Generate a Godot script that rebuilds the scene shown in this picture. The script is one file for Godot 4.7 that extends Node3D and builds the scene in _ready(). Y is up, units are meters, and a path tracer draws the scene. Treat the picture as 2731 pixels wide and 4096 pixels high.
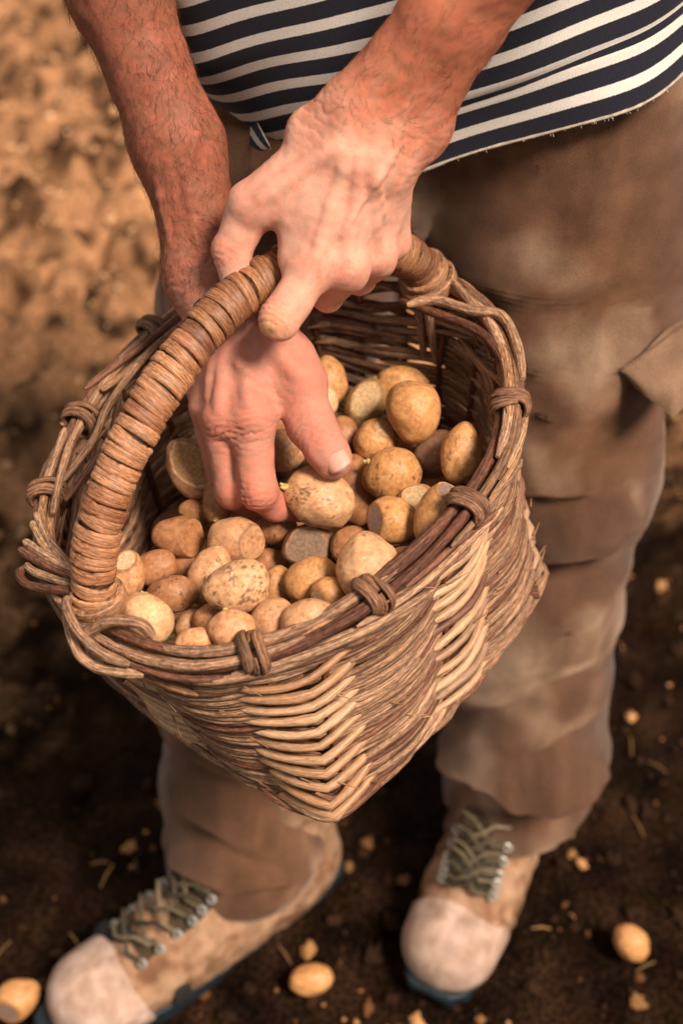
extends Node3D
# A farmer, seen from the chest down, tips a willow basket of potatoes; y up, metres, the man faces +z.

var rng := RandomNumberGenerator.new()
var used := {}
var mats := {}

# ---------------------------------------------------------------- mesh helpers
class MB:
	var v := PackedVector3Array()
	var n := PackedVector3Array()
	var c := PackedColorArray()
	var uv := PackedVector2Array()
	var ix := PackedInt32Array()

	func vert(p: Vector3, col := Color.WHITE, u := Vector2.ZERO) -> int:
		v.append(p)
		c.append(col)
		uv.append(u)
		return v.size() - 1

	func tri(a: int, b: int, d: int) -> void:
		ix.append(a)
		ix.append(b)
		ix.append(d)

	func quad(a: int, b: int, d: int, e: int) -> void:
		tri(a, b, d)
		tri(a, d, e)

	func smooth(weld := false) -> void:
		n.resize(v.size())
		n.fill(Vector3.ZERO)
		for i in range(0, ix.size(), 3):
			var a := ix[i]
			var b := ix[i + 1]
			var d := ix[i + 2]
			var g := (v[d] - v[a]).cross(v[b] - v[a])
			n[a] += g
			n[b] += g
			n[d] += g
		if weld:
			var at := {}
			for i in v.size():
				var k := Vector3i((v[i] * 20000.0).round())
				at[k] = at.get(k, Vector3.ZERO) + n[i]
			for i in v.size():
				n[i] = at[Vector3i((v[i] * 20000.0).round())]
		for i in n.size():
			n[i] = n[i].normalized() if n[i].length_squared() > 0.0 else Vector3.UP

	func mesh(colors := true) -> ArrayMesh:
		if n.size() != v.size():
			smooth()
		for i in range(0, ix.size(), 3):  # every face turned the way its normals point
			var p := ix[i]
			var q := ix[i + 1]
			var r := ix[i + 2]
			if (v[r] - v[p]).cross(v[q] - v[p]).dot(n[p] + n[q] + n[r]) < 0.0:
				ix[i + 1] = r
				ix[i + 2] = q
		var a := []
		a.resize(Mesh.ARRAY_MAX)
		a[Mesh.ARRAY_VERTEX] = v
		a[Mesh.ARRAY_NORMAL] = n
		if colors:
			a[Mesh.ARRAY_COLOR] = c
		a[Mesh.ARRAY_TEX_UV] = uv
		a[Mesh.ARRAY_INDEX] = ix
		var m := ArrayMesh.new()
		m.add_surface_from_arrays(Mesh.PRIMITIVE_TRIANGLES, a)
		return m

	# a round rod swept along pts; radius per point, uv.x runs along it in metres
	func tube(pts: PackedVector3Array, rad: PackedFloat32Array, sides: int, col: Color, u0 := 0.0, flat := 1.0, side_dir := Vector3.ZERO) -> void:
		var m := pts.size()
		var t0 := (pts[1] - pts[0]).normalized()
		var nn := side_dir
		if nn == Vector3.ZERO:
			nn = t0.cross(Vector3.UP)
			if nn.length() < 0.05:
				nn = t0.cross(Vector3.RIGHT)
		nn = (nn - t0 * nn.dot(t0)).normalized()
		var first := v.size()
		var u := u0
		for i in m:
			var t := (pts[mini(i + 1, m - 1)] - pts[maxi(i - 1, 0)]).normalized()
			nn = (nn - t * nn.dot(t)).normalized()
			var b := t.cross(nn)
			if i > 0:
				u += pts[i].distance_to(pts[i - 1])
			for j in sides + 1:
				var w := TAU * j / sides
				v.append(pts[i] + (nn * cos(w) * flat + b * sin(w)) * rad[i])
				n.append((nn * cos(w) / flat + b * sin(w)).normalized())
				c.append(col)
				uv.append(Vector2(u, float(j) / sides))
		for i in m - 1:
			for j in sides:
				var a := first + i * (sides + 1) + j
				quad(a, a + sides + 1, a + sides + 2, a + 1)
		for e in 2:  # ends
			var at := first + (m - 1) * (sides + 1) * e
			var dirn := (pts[0] - pts[1]).normalized() if e == 0 else (pts[m - 1] - pts[m - 2]).normalized()
			var mid := v.size()
			v.append(pts[0] if e == 0 else pts[m - 1])
			n.append(dirn)
			c.append(col.lerp(Color(0.5, 0.36, 0.2), 0.6))
			uv.append(Vector2(u, 0.5))
			var ring := v.size()
			for j in sides + 1:
				v.append(v[at + j])
				n.append(dirn)
				c.append(col.lerp(Color(0.5, 0.36, 0.2), 0.6))
				uv.append(Vector2(u, 0.5))
			for j in sides:
				if e == 0:
					tri(mid, ring + j, ring + j + 1)
				else:
					tri(mid, ring + j + 1, ring + j)


# ---------------------------------------------------------------- distance field -> surface nets
class Field:
	var o: Vector3
	var h: float
	var nx: int
	var ny: int
	var nz: int
	var f := PackedFloat32Array()
	var lo := PackedInt32Array()
	var hi := PackedInt32Array()

	func _init(a: Vector3, b: Vector3, cell: float) -> void:
		o = a
		h = cell
		nx = int((b.x - a.x) / cell) + 2
		ny = int((b.y - a.y) / cell) + 2
		nz = int((b.z - a.z) / cell) + 2
		f.resize(nx * ny * nz)
		f.fill(1.0)
		lo.resize(ny * nz)
		lo.fill(nx)
		hi.resize(ny * nz)
		hi.fill(0)

	func box(a: Vector3, b: Vector3, m: float) -> PackedInt32Array:
		var p := (a.min(b) - Vector3(m, m, m) - o) / h
		var q := (a.max(b) + Vector3(m, m, m) - o) / h
		return PackedInt32Array([maxi(0, int(p.x)), mini(nx - 1, int(q.x) + 1), maxi(0, int(p.y)), mini(ny - 1, int(q.y) + 1), maxi(0, int(p.z)), mini(nz - 1, int(q.z) + 1)])

	# tapered capsule; k > 0 joins smoothly, cut carves it out instead
	func cap(a: Vector3, b: Vector3, ra: float, rb: float, k: float, cut := false) -> void:
		var r := box(a, b, maxf(ra, rb) + k + 3.0 * h)
		var ba := b - a
		var inv := 1.0 / maxf(ba.length_squared(), 1e-12)
		var dr := rb - ra
		var k4 := 0.25 / maxf(k, 1e-6)
		for z in range(r[4], r[5] + 1):
			for y in range(r[2], r[3] + 1):
				var row := z * ny + y
				if not cut:
					lo[row] = mini(lo[row], r[0])
					hi[row] = maxi(hi[row], r[1])
				var i := row * nx + r[0]
				var p := Vector3(o.x + r[0] * h, o.y + y * h, o.z + z * h) - a
				for x in range(r[0], r[1] + 1):
					var t := clampf(p.dot(ba) * inv, 0.0, 1.0)
					var d := (p - ba * t).length() - ra - dr * t
					var e := f[i]
					if cut:
						d = -d
						var q := k - absf(d - e)
						f[i] = maxf(d, e) + (q * q * k4 if q > 0.0 else 0.0)
					else:
						var q := k - absf(d - e)
						f[i] = minf(d, e) - (q * q * k4 if q > 0.0 else 0.0)
					i += 1
					p.x += h

	func ball(c: Vector3, rad: Vector3, turn: Basis, k: float) -> void:
		var m := maxf(rad.x, maxf(rad.y, rad.z))
		var r := box(c, c, m + k + 3.0 * h)
		var s := minf(rad.x, minf(rad.y, rad.z))
		var inv := turn.inverse()
		var k4 := 0.25 / maxf(k, 1e-6)
		for z in range(r[4], r[5] + 1):
			for y in range(r[2], r[3] + 1):
				var row := z * ny + y
				lo[row] = mini(lo[row], r[0])
				hi[row] = maxi(hi[row], r[1])
				var i := row * nx + r[0]
				for x in range(r[0], r[1] + 1):
					var p := inv * (Vector3(o.x + x * h, o.y + y * h, o.z + z * h) - c)
					var a := (p / rad).length()
					var d := a * (a - 1.0) / maxf((p / (rad * rad)).length(), 1e-5) if a > 0.2 else -s * 0.8
					var e := f[i]
					var q := k - absf(d - e)
					f[i] = minf(d, e) - (q * q * k4 if q > 0.0 else 0.0)
					i += 1

	func at(p: Vector3) -> float:
		var q := (p - o) / h
		var x := int(q.x)
		var y := int(q.y)
		var z := int(q.z)
		if x < 0 or y < 0 or z < 0 or x >= nx - 1 or y >= ny - 1 or z >= nz - 1:
			return 1.0
		var i := (z * ny + y) * nx + x
		var t := q - Vector3(x, y, z)
		var sy := nx
		var sz := nx * ny
		var a := lerpf(lerpf(f[i], f[i + 1], t.x), lerpf(f[i + sy], f[i + sy + 1], t.x), t.y)
		var b := lerpf(lerpf(f[i + sz], f[i + sz + 1], t.x), lerpf(f[i + sz + sy], f[i + sz + sy + 1], t.x), t.y)
		return lerpf(a, b, t.z)

	# the point of the surface met when coming down on p from above and in front
	func settle(p: Vector3, from := 0.05) -> Vector3:
		var d := Vector3(0.0, 0.62, 0.78)
		var q := p + d * from
		for i in 400:
			if at(q) < 0.0:
				return q
			q -= d * h * 0.4
			if (q - p).dot(d) < -from * 1.6:
				break
		return p

	# a vein or sinew: a thin ridge laid on the surface through the points
	func ridge(pts: Array, r: float, k: float) -> void:
		var on := []
		for i in pts.size() - 1:
			for j in 4:
				on.append(settle((pts[i] as Vector3).lerp(pts[i + 1], j / 4.0)))
		on.append(settle(pts[pts.size() - 1]))
		var sunk := Vector3(0.0, 0.62, 0.78) * r * 0.55
		for i in on.size() - 1:
			cap((on[i] as Vector3) - sunk, (on[i + 1] as Vector3) - sunk, r, r, k)

	# keep only the side of a plane that its normal points away from
	func clip(p0: Vector3, nrm: Vector3) -> void:
		for z in nz:
			for y in ny:
				var row := z * ny + y
				for x in range(lo[row], hi[row] + 1):
					var d := (Vector3(o.x + x * h, o.y + y * h, o.z + z * h) - p0).dot(nrm)
					var i := row * nx + x
					if d > f[i]:
						f[i] = d

	func into(m: MB, col := Color.WHITE) -> void:
		var at := PackedInt32Array()
		at.resize(f.size())
		at.fill(-1)
		var sy := nx
		var sz := nx * ny
		var offs := PackedInt32Array([0, 1, sy, sy + 1, sz, sz + 1, sz + sy, sz + sy + 1])
		var ea := PackedInt32Array([0, 2, 4, 6, 0, 1, 4, 5, 0, 1, 2, 3])
		var eb := PackedInt32Array([1, 3, 5, 7, 2, 3, 6, 7, 4, 5, 6, 7])
		var cells := PackedInt32Array()
		var g := PackedFloat32Array()
		g.resize(8)
		for z in nz - 1:
			for y in ny - 1:
				var row := z * ny + y
				var xa := mini(mini(lo[row], lo[row + 1]), mini(lo[row + ny], lo[row + ny + 1]))
				var xb := mini(nx - 2, maxi(maxi(hi[row], hi[row + 1]), maxi(hi[row + ny], hi[row + ny + 1])))
				var i := row * nx + xa
				var left := f[i] < 0.0
				for x in range(xa, xb + 1):
					var neg := f[i] < 0.0
					var f1 := f[i + 1]
					if neg != (f1 < 0.0) or neg != (f[i + sy] < 0.0) or neg != (f[i + sy + 1] < 0.0) or neg != (f[i + sz] < 0.0) or neg != (f[i + sz + 1] < 0.0) or neg != (f[i + sz + sy] < 0.0) or neg != (f[i + sz + sy + 1] < 0.0):
						for k in 8:
							g[k] = f[i + offs[k]]
						var p := Vector3.ZERO
						var cnt := 0
						for e in 12:
							var ga := g[ea[e]]
							var gb := g[eb[e]]
							if (ga < 0.0) != (gb < 0.0):
								var t := ga / (ga - gb)
								var ka := ea[e]
								var q := Vector3(ka & 1, (ka >> 1) & 1, (ka >> 2) & 1)
								if e < 4:
									q.x += t
								elif e < 8:
									q.y += t
								else:
									q.z += t
								p += q
								cnt += 1
						p /= cnt
						at[i] = m.v.size()
						cells.append(i)
						m.v.append(o + (Vector3(x, y, z) + p) * h)
						m.c.append(col)
						m.uv.append(Vector2.ZERO)
					i += 1
		for i in cells:
			var neg := f[i] < 0.0
			for ax in 3:
				var s1 := 1 if ax == 0 else (sy if ax == 1 else sz)
				if neg == (f[i + s1] < 0.0):
					continue
				var s2 := sy if ax == 0 else (sz if ax == 1 else 1)
				var s3 := sz if ax == 0 else (1 if ax == 1 else sy)
				if i - s2 - s3 < 0:
					continue
				var a := at[i]
				var b := at[i - s2]
				var d := at[i - s2 - s3]
				var e := at[i - s3]
				if a < 0 or b < 0 or d < 0 or e < 0:
					continue
				if neg:
					m.quad(a, e, d, b)
				else:
					m.quad(a, b, d, e)


# ---------------------------------------------------------------- scene helpers
func numbered(called: String, parent: Node) -> String:
	var key := str(parent.get_instance_id()) + called
	var k: int = used.get(key, 0)
	used[key] = k + 1
	return called if k == 0 else "%s_%03d" % [called, k]


func tag(o: Node3D, label: String, category: String, group := "") -> Node3D:
	o.set_meta("label", label)
	o.set_meta("category", category)
	if group:
		o.set_meta("group", group)
	return o


func obj(called: String, mesh: Mesh, mat: Material, parent: Node = self) -> MeshInstance3D:
	var o := MeshInstance3D.new()
	o.name = numbered(called, parent)
	o.mesh = mesh
	o.material_override = mat
	parent.add_child(o, true)
	return o


func thing(called: String, at: Vector3) -> Node3D:
	var o := Node3D.new()
	o.name = numbered(called, self)
	o.position = at
	add_child(o, true)
	return o


func lin(r: float, g: float, b: float) -> Color:  # sRGB 0-255 to the linear value of a vertex colour
	return Color(r / 255.0, g / 255.0, b / 255.0).srgb_to_linear()


func noise(sd: int, freq: float, type := FastNoiseLite.TYPE_SIMPLEX_SMOOTH, oct := 3) -> FastNoiseLite:
	var q := FastNoiseLite.new()
	q.seed = sd
	q.frequency = freq
	q.noise_type = type
	q.fractal_octaves = oct
	return q


func grey(q: FastNoiseLite, w: int, hh: int, w2 := 0, h2 := 0) -> PackedByteArray:
	var im := q.get_seamless_image(w, hh)
	if w2 > 0:
		im.resize(w2, h2, Image.INTERPOLATE_CUBIC)
	im.convert(Image.FORMAT_L8)
	return im.get_data()


func tex(w: int, hh: int, d: PackedByteArray, fmt := Image.FORMAT_RGB8) -> ImageTexture:
	return ImageTexture.create_from_image(Image.create_from_data(w, hh, false, fmt, d))


func bump(w: int, hh: int, d: PackedByteArray, depth: float) -> ImageTexture:
	var im := Image.create_from_data(w, hh, false, Image.FORMAT_L8, d)
	im.convert(Image.FORMAT_RGBA8)
	im.bump_map_to_normal_map(depth)
	return ImageTexture.create_from_image(im)


func mix2(a: Color, b: Color, t: float) -> Color:
	return a.lerp(b, clampf(t, 0.0, 1.0))


func mat(called: String, rough: float, albedo: Texture2D, normal: Texture2D, scale: float, nscale := 1.0, spec := 0.5) -> StandardMaterial3D:
	var m := StandardMaterial3D.new()
	m.resource_name = called
	m.vertex_color_use_as_albedo = true
	m.roughness = rough
	m.metallic_specular = spec
	if albedo:
		m.albedo_texture = albedo
	if normal:
		m.normal_enabled = true
		m.normal_texture = normal
		m.normal_scale = nscale
	if scale > 0.0:
		m.uv1_triplanar = true
		m.uv1_scale = Vector3(scale, scale, scale)
	mats[called] = m
	return m


func textures() -> void:
	# bark: long streaks along u, small knots and scuffs
	var w := 512
	var hh := 128
	var a := grey(noise(3, 0.06, FastNoiseLite.TYPE_SIMPLEX, 3), 48, 128, w, hh)
	var b := grey(noise(4, 0.05, FastNoiseLite.TYPE_SIMPLEX, 4), w, hh)
	var e := grey(noise(5, 0.09, FastNoiseLite.TYPE_SIMPLEX, 2), 128, 128, w, hh)
	var d := PackedByteArray()
	var bd := PackedByteArray()
	for i in w * hh:
		var s := a[i] / 255.0
		var t := b[i] / 255.0
		var q := e[i] / 255.0
		var k := 0.74 + 0.42 * (s - 0.4) + 0.2 * (t - 0.5)
		if q > 0.73:
			k *= 0.72
		k = clampf(k, 0.2, 1.0)
		var pale := clampf((t - 0.62) * 3.0, 0.0, 1.0)
		d.append(int(255.0 * clampf(k + 0.10 * pale, 0.0, 1.0)))
		d.append(int(255.0 * clampf(k * 0.95 + 0.11 * pale, 0.0, 1.0)))
		d.append(int(255.0 * clampf(k * 0.90 + 0.12 * pale, 0.0, 1.0)))
		bd.append(int(255.0 * clampf(0.5 * s + 0.35 * t + 0.15 * q, 0.0, 1.0)))
	var bark := mat("bark", 0.72, tex(w, hh, d), bump(w, hh, bd, 5.0), 0.0, 1.0, 0.4)
	bark.uv1_scale = Vector3(4.5, 1.0, 1.0)
	var strip := mat("split_willow", 0.55, bark.albedo_texture, bark.normal_texture, 0.0, 0.7, 0.5)
	strip.uv1_scale = Vector3(6.0, 1.0, 1.0)
	# peeled willow: smooth, faint lengthwise grain
	d = PackedByteArray()
	for i in w * hh:
		var k := 0.88 + 0.2 * (a[i] / 255.0 - 0.5) + 0.12 * (b[i] / 255.0 - 0.5)
		if e[i] > 196:
			k *= 0.82
		d.append(int(255.0 * clampf(k, 0.0, 1.0)))
		d.append(int(255.0 * clampf(k * 0.985, 0.0, 1.0)))
		d.append(int(255.0 * clampf(k * 0.96, 0.0, 1.0)))
	var peeled := mat("peeled_willow", 0.5, tex(w, hh, d), bark.normal_texture, 0.0, 0.45, 0.45)
	peeled.uv1_scale = Vector3(3.5, 1.0, 1.0)
	# skin: blotches, pores and a net of fine creases
	w = 512
	var s1 := grey(noise(11, 0.012, FastNoiseLite.TYPE_SIMPLEX_SMOOTH, 4), w, w)
	var s2 := grey(noise(12, 0.09, FastNoiseLite.TYPE_SIMPLEX, 2), w, w)
	var cq := noise(13, 0.035, FastNoiseLite.TYPE_SIMPLEX, 3)
	cq.fractal_type = FastNoiseLite.FRACTAL_RIDGED
	var s3 := grey(cq, 512, 224, w, w)
	d = PackedByteArray()
	bd = PackedByteArray()
	for i in w * w:
		var m := (s1[i] / 255.0 - 0.5)
		var p := (s2[i] / 255.0 - 0.5)
		var cr := 1.0 - clampf((s3[i] / 255.0 - 0.62) * 3.2, 0.0, 1.0)
		var k := 0.88 + 0.16 * m + 0.07 * p - 0.07 * (1.0 - cr)
		d.append(int(255.0 * clampf(k + 0.03, 0.0, 1.0)))
		d.append(int(255.0 * clampf(k - 0.14 * m, 0.0, 1.0)))
		d.append(int(255.0 * clampf(k - 0.16 * m, 0.0, 1.0)))
		bd.append(int(255.0 * clampf(0.25 + 0.55 * cr + 0.2 * p, 0.0, 1.0)))
	var skin := mat("skin", 0.6, tex(w, w, d), bump(w, w, bd, 2.2), 15.0, 0.7, 0.3)
	skin.subsurf_scatter_enabled = true
	skin.subsurf_scatter_strength = 0.06
	# potato skin: netted speckle
	s1 = grey(noise(21, 0.02, FastNoiseLite.TYPE_SIMPLEX_SMOOTH, 4), w, w)
	s2 = grey(noise(22, 0.13, FastNoiseLite.TYPE_SIMPLEX, 3), w, w)
	s3 = grey(noise(23, 0.045, FastNoiseLite.TYPE_SIMPLEX, 2), w, w)
	d = PackedByteArray()
	bd = PackedByteArray()
	for i in w * w:
		var m := s1[i] / 255.0 - 0.5
		var p := s2[i] / 255.0
		var q := s3[i] / 255.0
		var k := 0.84 + 0.26 * m
		var dark := clampf((p - 0.66) * 5.0, 0.0, 1.0) * clampf((q - 0.38) * 4.0, 0.0, 1.0)
		k -= 0.34 * dark
		d.append(int(255.0 * clampf(k + 0.04, 0.0, 1.0)))
		d.append(int(255.0 * clampf(k - 0.05 * (0.5 - m) - 0.03 * dark, 0.0, 1.0)))
		d.append(int(255.0 * clampf(k - 0.12 * (0.5 - m) - 0.05 * dark, 0.0, 1.0)))
		bd.append(int(255.0 * clampf(0.5 + 0.5 * (p - 0.5) * 0.8 - 0.25 * dark, 0.0, 1.0)))
	var pt := tex(w, w, d)
	var pn := bump(w, w, bd, 2.0)
	for k in 3:
		var pm := mat("potato_skin%d" % k, 0.5, pt, pn, 17.0 + 2.0 * k, 0.6, 0.4)
		pm.uv1_offset = Vector3(0.31 * k, 0.57 * k, 0.17 * k)
	mat("starch", 0.6, pt, pn, 30.0, 0.5, 0.35)
	# canvas of the trousers: weave, worn and dusty
	s1 = grey(noise(31, 0.008, FastNoiseLite.TYPE_SIMPLEX_SMOOTH, 5), w, w)
	s2 = grey(noise(32, 0.2, FastNoiseLite.TYPE_SIMPLEX, 2), w, w)
	d = PackedByteArray()
	bd = PackedByteArray()
	for y in w:
		for x in w:
			var i := y * w + x
			var m := s1[i] / 255.0 - 0.5
			var p := s2[i] / 255.0 - 0.5
			var wv := 0.5 + 0.5 * sin(x * TAU / 4.0) * sin(y * TAU / 4.0 + PI * 0.5)
			var k := 0.80 + 0.30 * m + 0.30 * p
			d.append(int(255.0 * clampf(k, 0.0, 1.0)))
			d.append(int(255.0 * clampf(k + 0.02 * m, 0.0, 1.0)))
			d.append(int(255.0 * clampf(k + 0.06 * m, 0.0, 1.0)))
			bd.append(int(255.0 * clampf(0.4 + 0.3 * wv + 0.35 * p + 0.2 * m, 0.0, 1.0)))
	var cv := mat("canvas", 0.9, tex(w, w, d), bump(w, w, bd, 1.5), 6.0, 0.6, 0.25)
	cv.rim_enabled = true
	cv.rim = 0.3
	mat("suede", 0.85, cv.albedo_texture, cv.normal_texture, 9.0, 0.9, 0.25)
	# striped knit: v counts stripes, u runs round the body
	var sw := 512
	var sh := 256
	var nb := grey(noise(41, 0.03, FastNoiseLite.TYPE_SIMPLEX, 4), sw, sh)
	d = PackedByteArray()
	bd = PackedByteArray()
	for y in sh:
		for x in sw:
			var m := nb[y * sw + x] / 255.0 - 0.5
			var tooth := 2.0 if (x / 8) % 2 == 0 else -2.0
			var yy := y + tooth + m * 6.0
			var rib := 0.5 + 0.5 * sin((x + (y / 8 % 2) * 8) * TAU / 16.0) * sin(y * TAU / 16.0)
			var white := yy > 28.0 and yy < 128.0
			var k := (0.87 + 0.10 * m + 0.05 * (rib - 0.5)) if white else (0.125 + 0.05 * m + 0.05 * (rib - 0.5))
			d.append(int(255.0 * k))
			d.append(int(255.0 * (k * 0.965 if white else k * 0.98)))
			d.append(int(255.0 * (k * 0.92 if white else k * 1.35)))
			bd.append(int(255.0 * clampf(rib * 0.8 + 0.2 * (m + 0.5), 0.0, 1.0)))
	var st := mat("striped_knit", 0.85, tex(sw, sh, d), bump(sw, sh, bd, 3.0), 0.0, 0.4, 0.3)
	st.rim_enabled = true
	st.rim = 0.25
	# earth
	s1 = grey(noise(51, 0.01, FastNoiseLite.TYPE_SIMPLEX_SMOOTH, 5), w, w)
	s2 = grey(noise(52, 0.08, FastNoiseLite.TYPE_SIMPLEX, 4), w, w)
	d = PackedByteArray()
	bd = PackedByteArray()
	for i in w * w:
		var m := s1[i] / 255.0 - 0.5
		var p := s2[i] / 255.0 - 0.5
		var k := 0.66 + 0.4 * m + 0.5 * p
		d.append(int(255.0 * clampf(k, 0.1, 1.0)))
		d.append(int(255.0 * clampf(k * 0.98, 0.1, 1.0)))
		d.append(int(255.0 * clampf(k * 0.95, 0.1, 1.0)))
		bd.append(int(255.0 * clampf(0.5 + 0.6 * p + 0.4 * m, 0.0, 1.0)))
	var so := mat("earth", 1.0, tex(w, w, d), bump(w, w, bd, 6.0), 2.2, 1.0, 0.15)
	so.uv1_world_triplanar = true
	mat("plain", 0.6, null, null, 0.0)
	mat("rubber", 0.55, cv.albedo_texture, null, 12.0, 1.0, 0.4)
	mat("cord", 0.85, cv.albedo_texture, null, 30.0, 1.0, 0.3)
	var nail := mat("nail", 0.45, null, null, 0.0, 1.0, 0.35)
	nail.subsurf_scatter_enabled = true
	nail.subsurf_scatter_strength = 0.1
	mat("hair", 0.6, null, null, 0.0, 1.0, 0.3)
	var eyelet := mat("eyelet", 0.35, null, null, 0.0)
	eyelet.metallic = 0.3


# ---------------------------------------------------------------- the basket
const BC := Vector3(-0.04408, 0.72498, -0.76486)
const BX := Vector3(0.98712, 0.15830, 0.02321)
const BY := Vector3(-0.00000, 0.14510, -0.98942)
const BU := Vector3(-0.15999, 0.97667, 0.14323)
const RIM := [0.1648, 0.1711, 0.1787, 0.1839, 0.1857, 0.1843, 0.1817, 0.1729, 0.1626, 0.1556, 0.1545, 0.1546, 0.1618, 0.1731, 0.1867, 0.1942, 0.1996, 0.1995, 0.1880, 0.1736, 0.1634, 0.1581, 0.1577, 0.1614]  # radius of the rim every 15 degrees
const ZONE := 0.4538  # 26 degrees: one front-and-behind step of the weave
const ZONE0 := -1.54


func bp(x: float, y: float, up: float) -> Vector3:
	return BC + BX * x + BY * y + BU * up


func rim_r(th: float) -> float:
	var k := fposmod(th / TAU * 24.0, 24.0)
	var i := int(k)
	var t := k - i
	var p0: float = RIM[(i + 23) % 24]
	var p1: float = RIM[i % 24]
	var p2: float = RIM[(i + 1) % 24]
	var p3: float = RIM[(i + 2) % 24]
	return 0.5 * (2.0 * p1 + (p2 - p0) * t + (2.0 * p0 - 5.0 * p1 + 4.0 * p2 - p3) * t * t + (3.0 * p1 - p0 - 3.0 * p2 + p3) * t * t * t)


# the wall of the basket: a round rim (s = 0) running down to a square foot (s = 1)
func wall(th: float, s: float, out := 0.0) -> Vector3:
	var r0 := rim_r(th) - 0.004
	var c := cos(th - 0.087)
	var q := sin(th - 0.087)
	var r1 := 0.183 / pow(pow(absf(c), 1.12) + pow(absf(q), 1.18), 1.0 / 1.12)
	var w := pow(maxf(s, 0.0), 1.3)
	var r := lerpf(r0, r1, w) - 0.003 * sin(PI * s) + out
	return bp(r * cos(th) - 0.008 * w, r * sin(th) + lerpf(0.034, 0.008, w), -0.012 - 0.178 * s)


func brown() -> Color:
	var k := rng.randf()
	var c := lin(160, 122, 96).lerp(lin(210, 172, 142), k)
	if rng.randf() < 0.28:
		c = lin(120, 78, 60).lerp(lin(158, 112, 90), rng.randf())
	return c * rng.randf_range(0.85, 1.1)


func straw() -> Color:
	return lin(222, 182, 144).lerp(lin(190, 142, 104), rng.randf()) * rng.randf_range(0.9, 1.06)


func weft(m: MB, ta: float, tb: float, s: float, mid: float, amp: float, r: float, col: Color, slope := 0.0, point := 0.3) -> void:
	var pts := PackedVector3Array()
	var rad := PackedFloat32Array()
	var k := 16
	var w1 := rng.randf() * TAU
	for i in k + 1:
		var f := float(i) / k
		var th := lerpf(ta, tb, f)
		var d := amp * cos(PI * (th - mid) / ZONE) + 0.0006 * sin(w1 + f * 9.0)
		var ss := s + slope * (f - 0.5) + 0.008 * sin(w1 * 1.7 + f * 6.0)
		pts.append(wall(th, clampf(ss, -0.03, 1.02), d))
		var e := minf(f, 1.0 - f)
		rad.append(r * (point + (1.0 - point) * smoothstep(0.0, 0.14, e)) * (1.0 + 0.06 * sin(w1 + f * 14.0)))
	var knot := rng.randi_range(2, k - 2)
	rad[knot] *= 1.18
	m.tube(pts, rad, 7, col, rng.randf() * 3.0)


func rim_rod(m: MB, th0: float, span: float, ph: float, rho: float, r: float, col: Color, twist: float, drop := 0.0) -> void:
	var pts := PackedVector3Array()
	var rad := PackedFloat32Array()
	var k := int(8 + span * 12.0)
	var w := rng.randf() * TAU
	for i in k + 1:
		var f := float(i) / k
		var th := th0 + span * f
		var a := ph + twist * span * f
		var rr := rho * (1.0 + 0.12 * sin(w + f * 7.0))
		var rc := rim_r(th) + rr * cos(a)
		pts.append(bp(rc * cos(th), 0.034 + rc * sin(th), rr * sin(a) - drop * f * f - drop * 0.25))
		var e := minf(f, 1.0 - f)
		rad.append(r * (0.35 + 0.65 * smoothstep(0.0, 0.08, e)) * (1.0 + 0.07 * sin(w * 2.0 + f * 19.0)))
	m.tube(pts, rad, 8, col, rng.randf() * 3.0)


func handle_at(t: float) -> Vector3:
	var c := -cos(t)
	var q := sin(t)
	var cx := signf(c) * pow(absf(c), 2.0 / 1.7605)
	var cy := pow(maxf(q, 0.0), 2.0 / 1.7605)
	var b1 := Vector3(-0.16106, 0.69070, -0.66179)
	var b2 := Vector3(0.06733, 0.76745, -0.93001)
	var ax := (b2 - b1).normalized()
	return (b1 + b2) * 0.5 + ax * (cx * b1.distance_to(b2) * 0.5 + 0.0079 * cy) + BU * (0.1088 * cy) + BU.cross(ax) * (0.0211 * cy)


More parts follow.
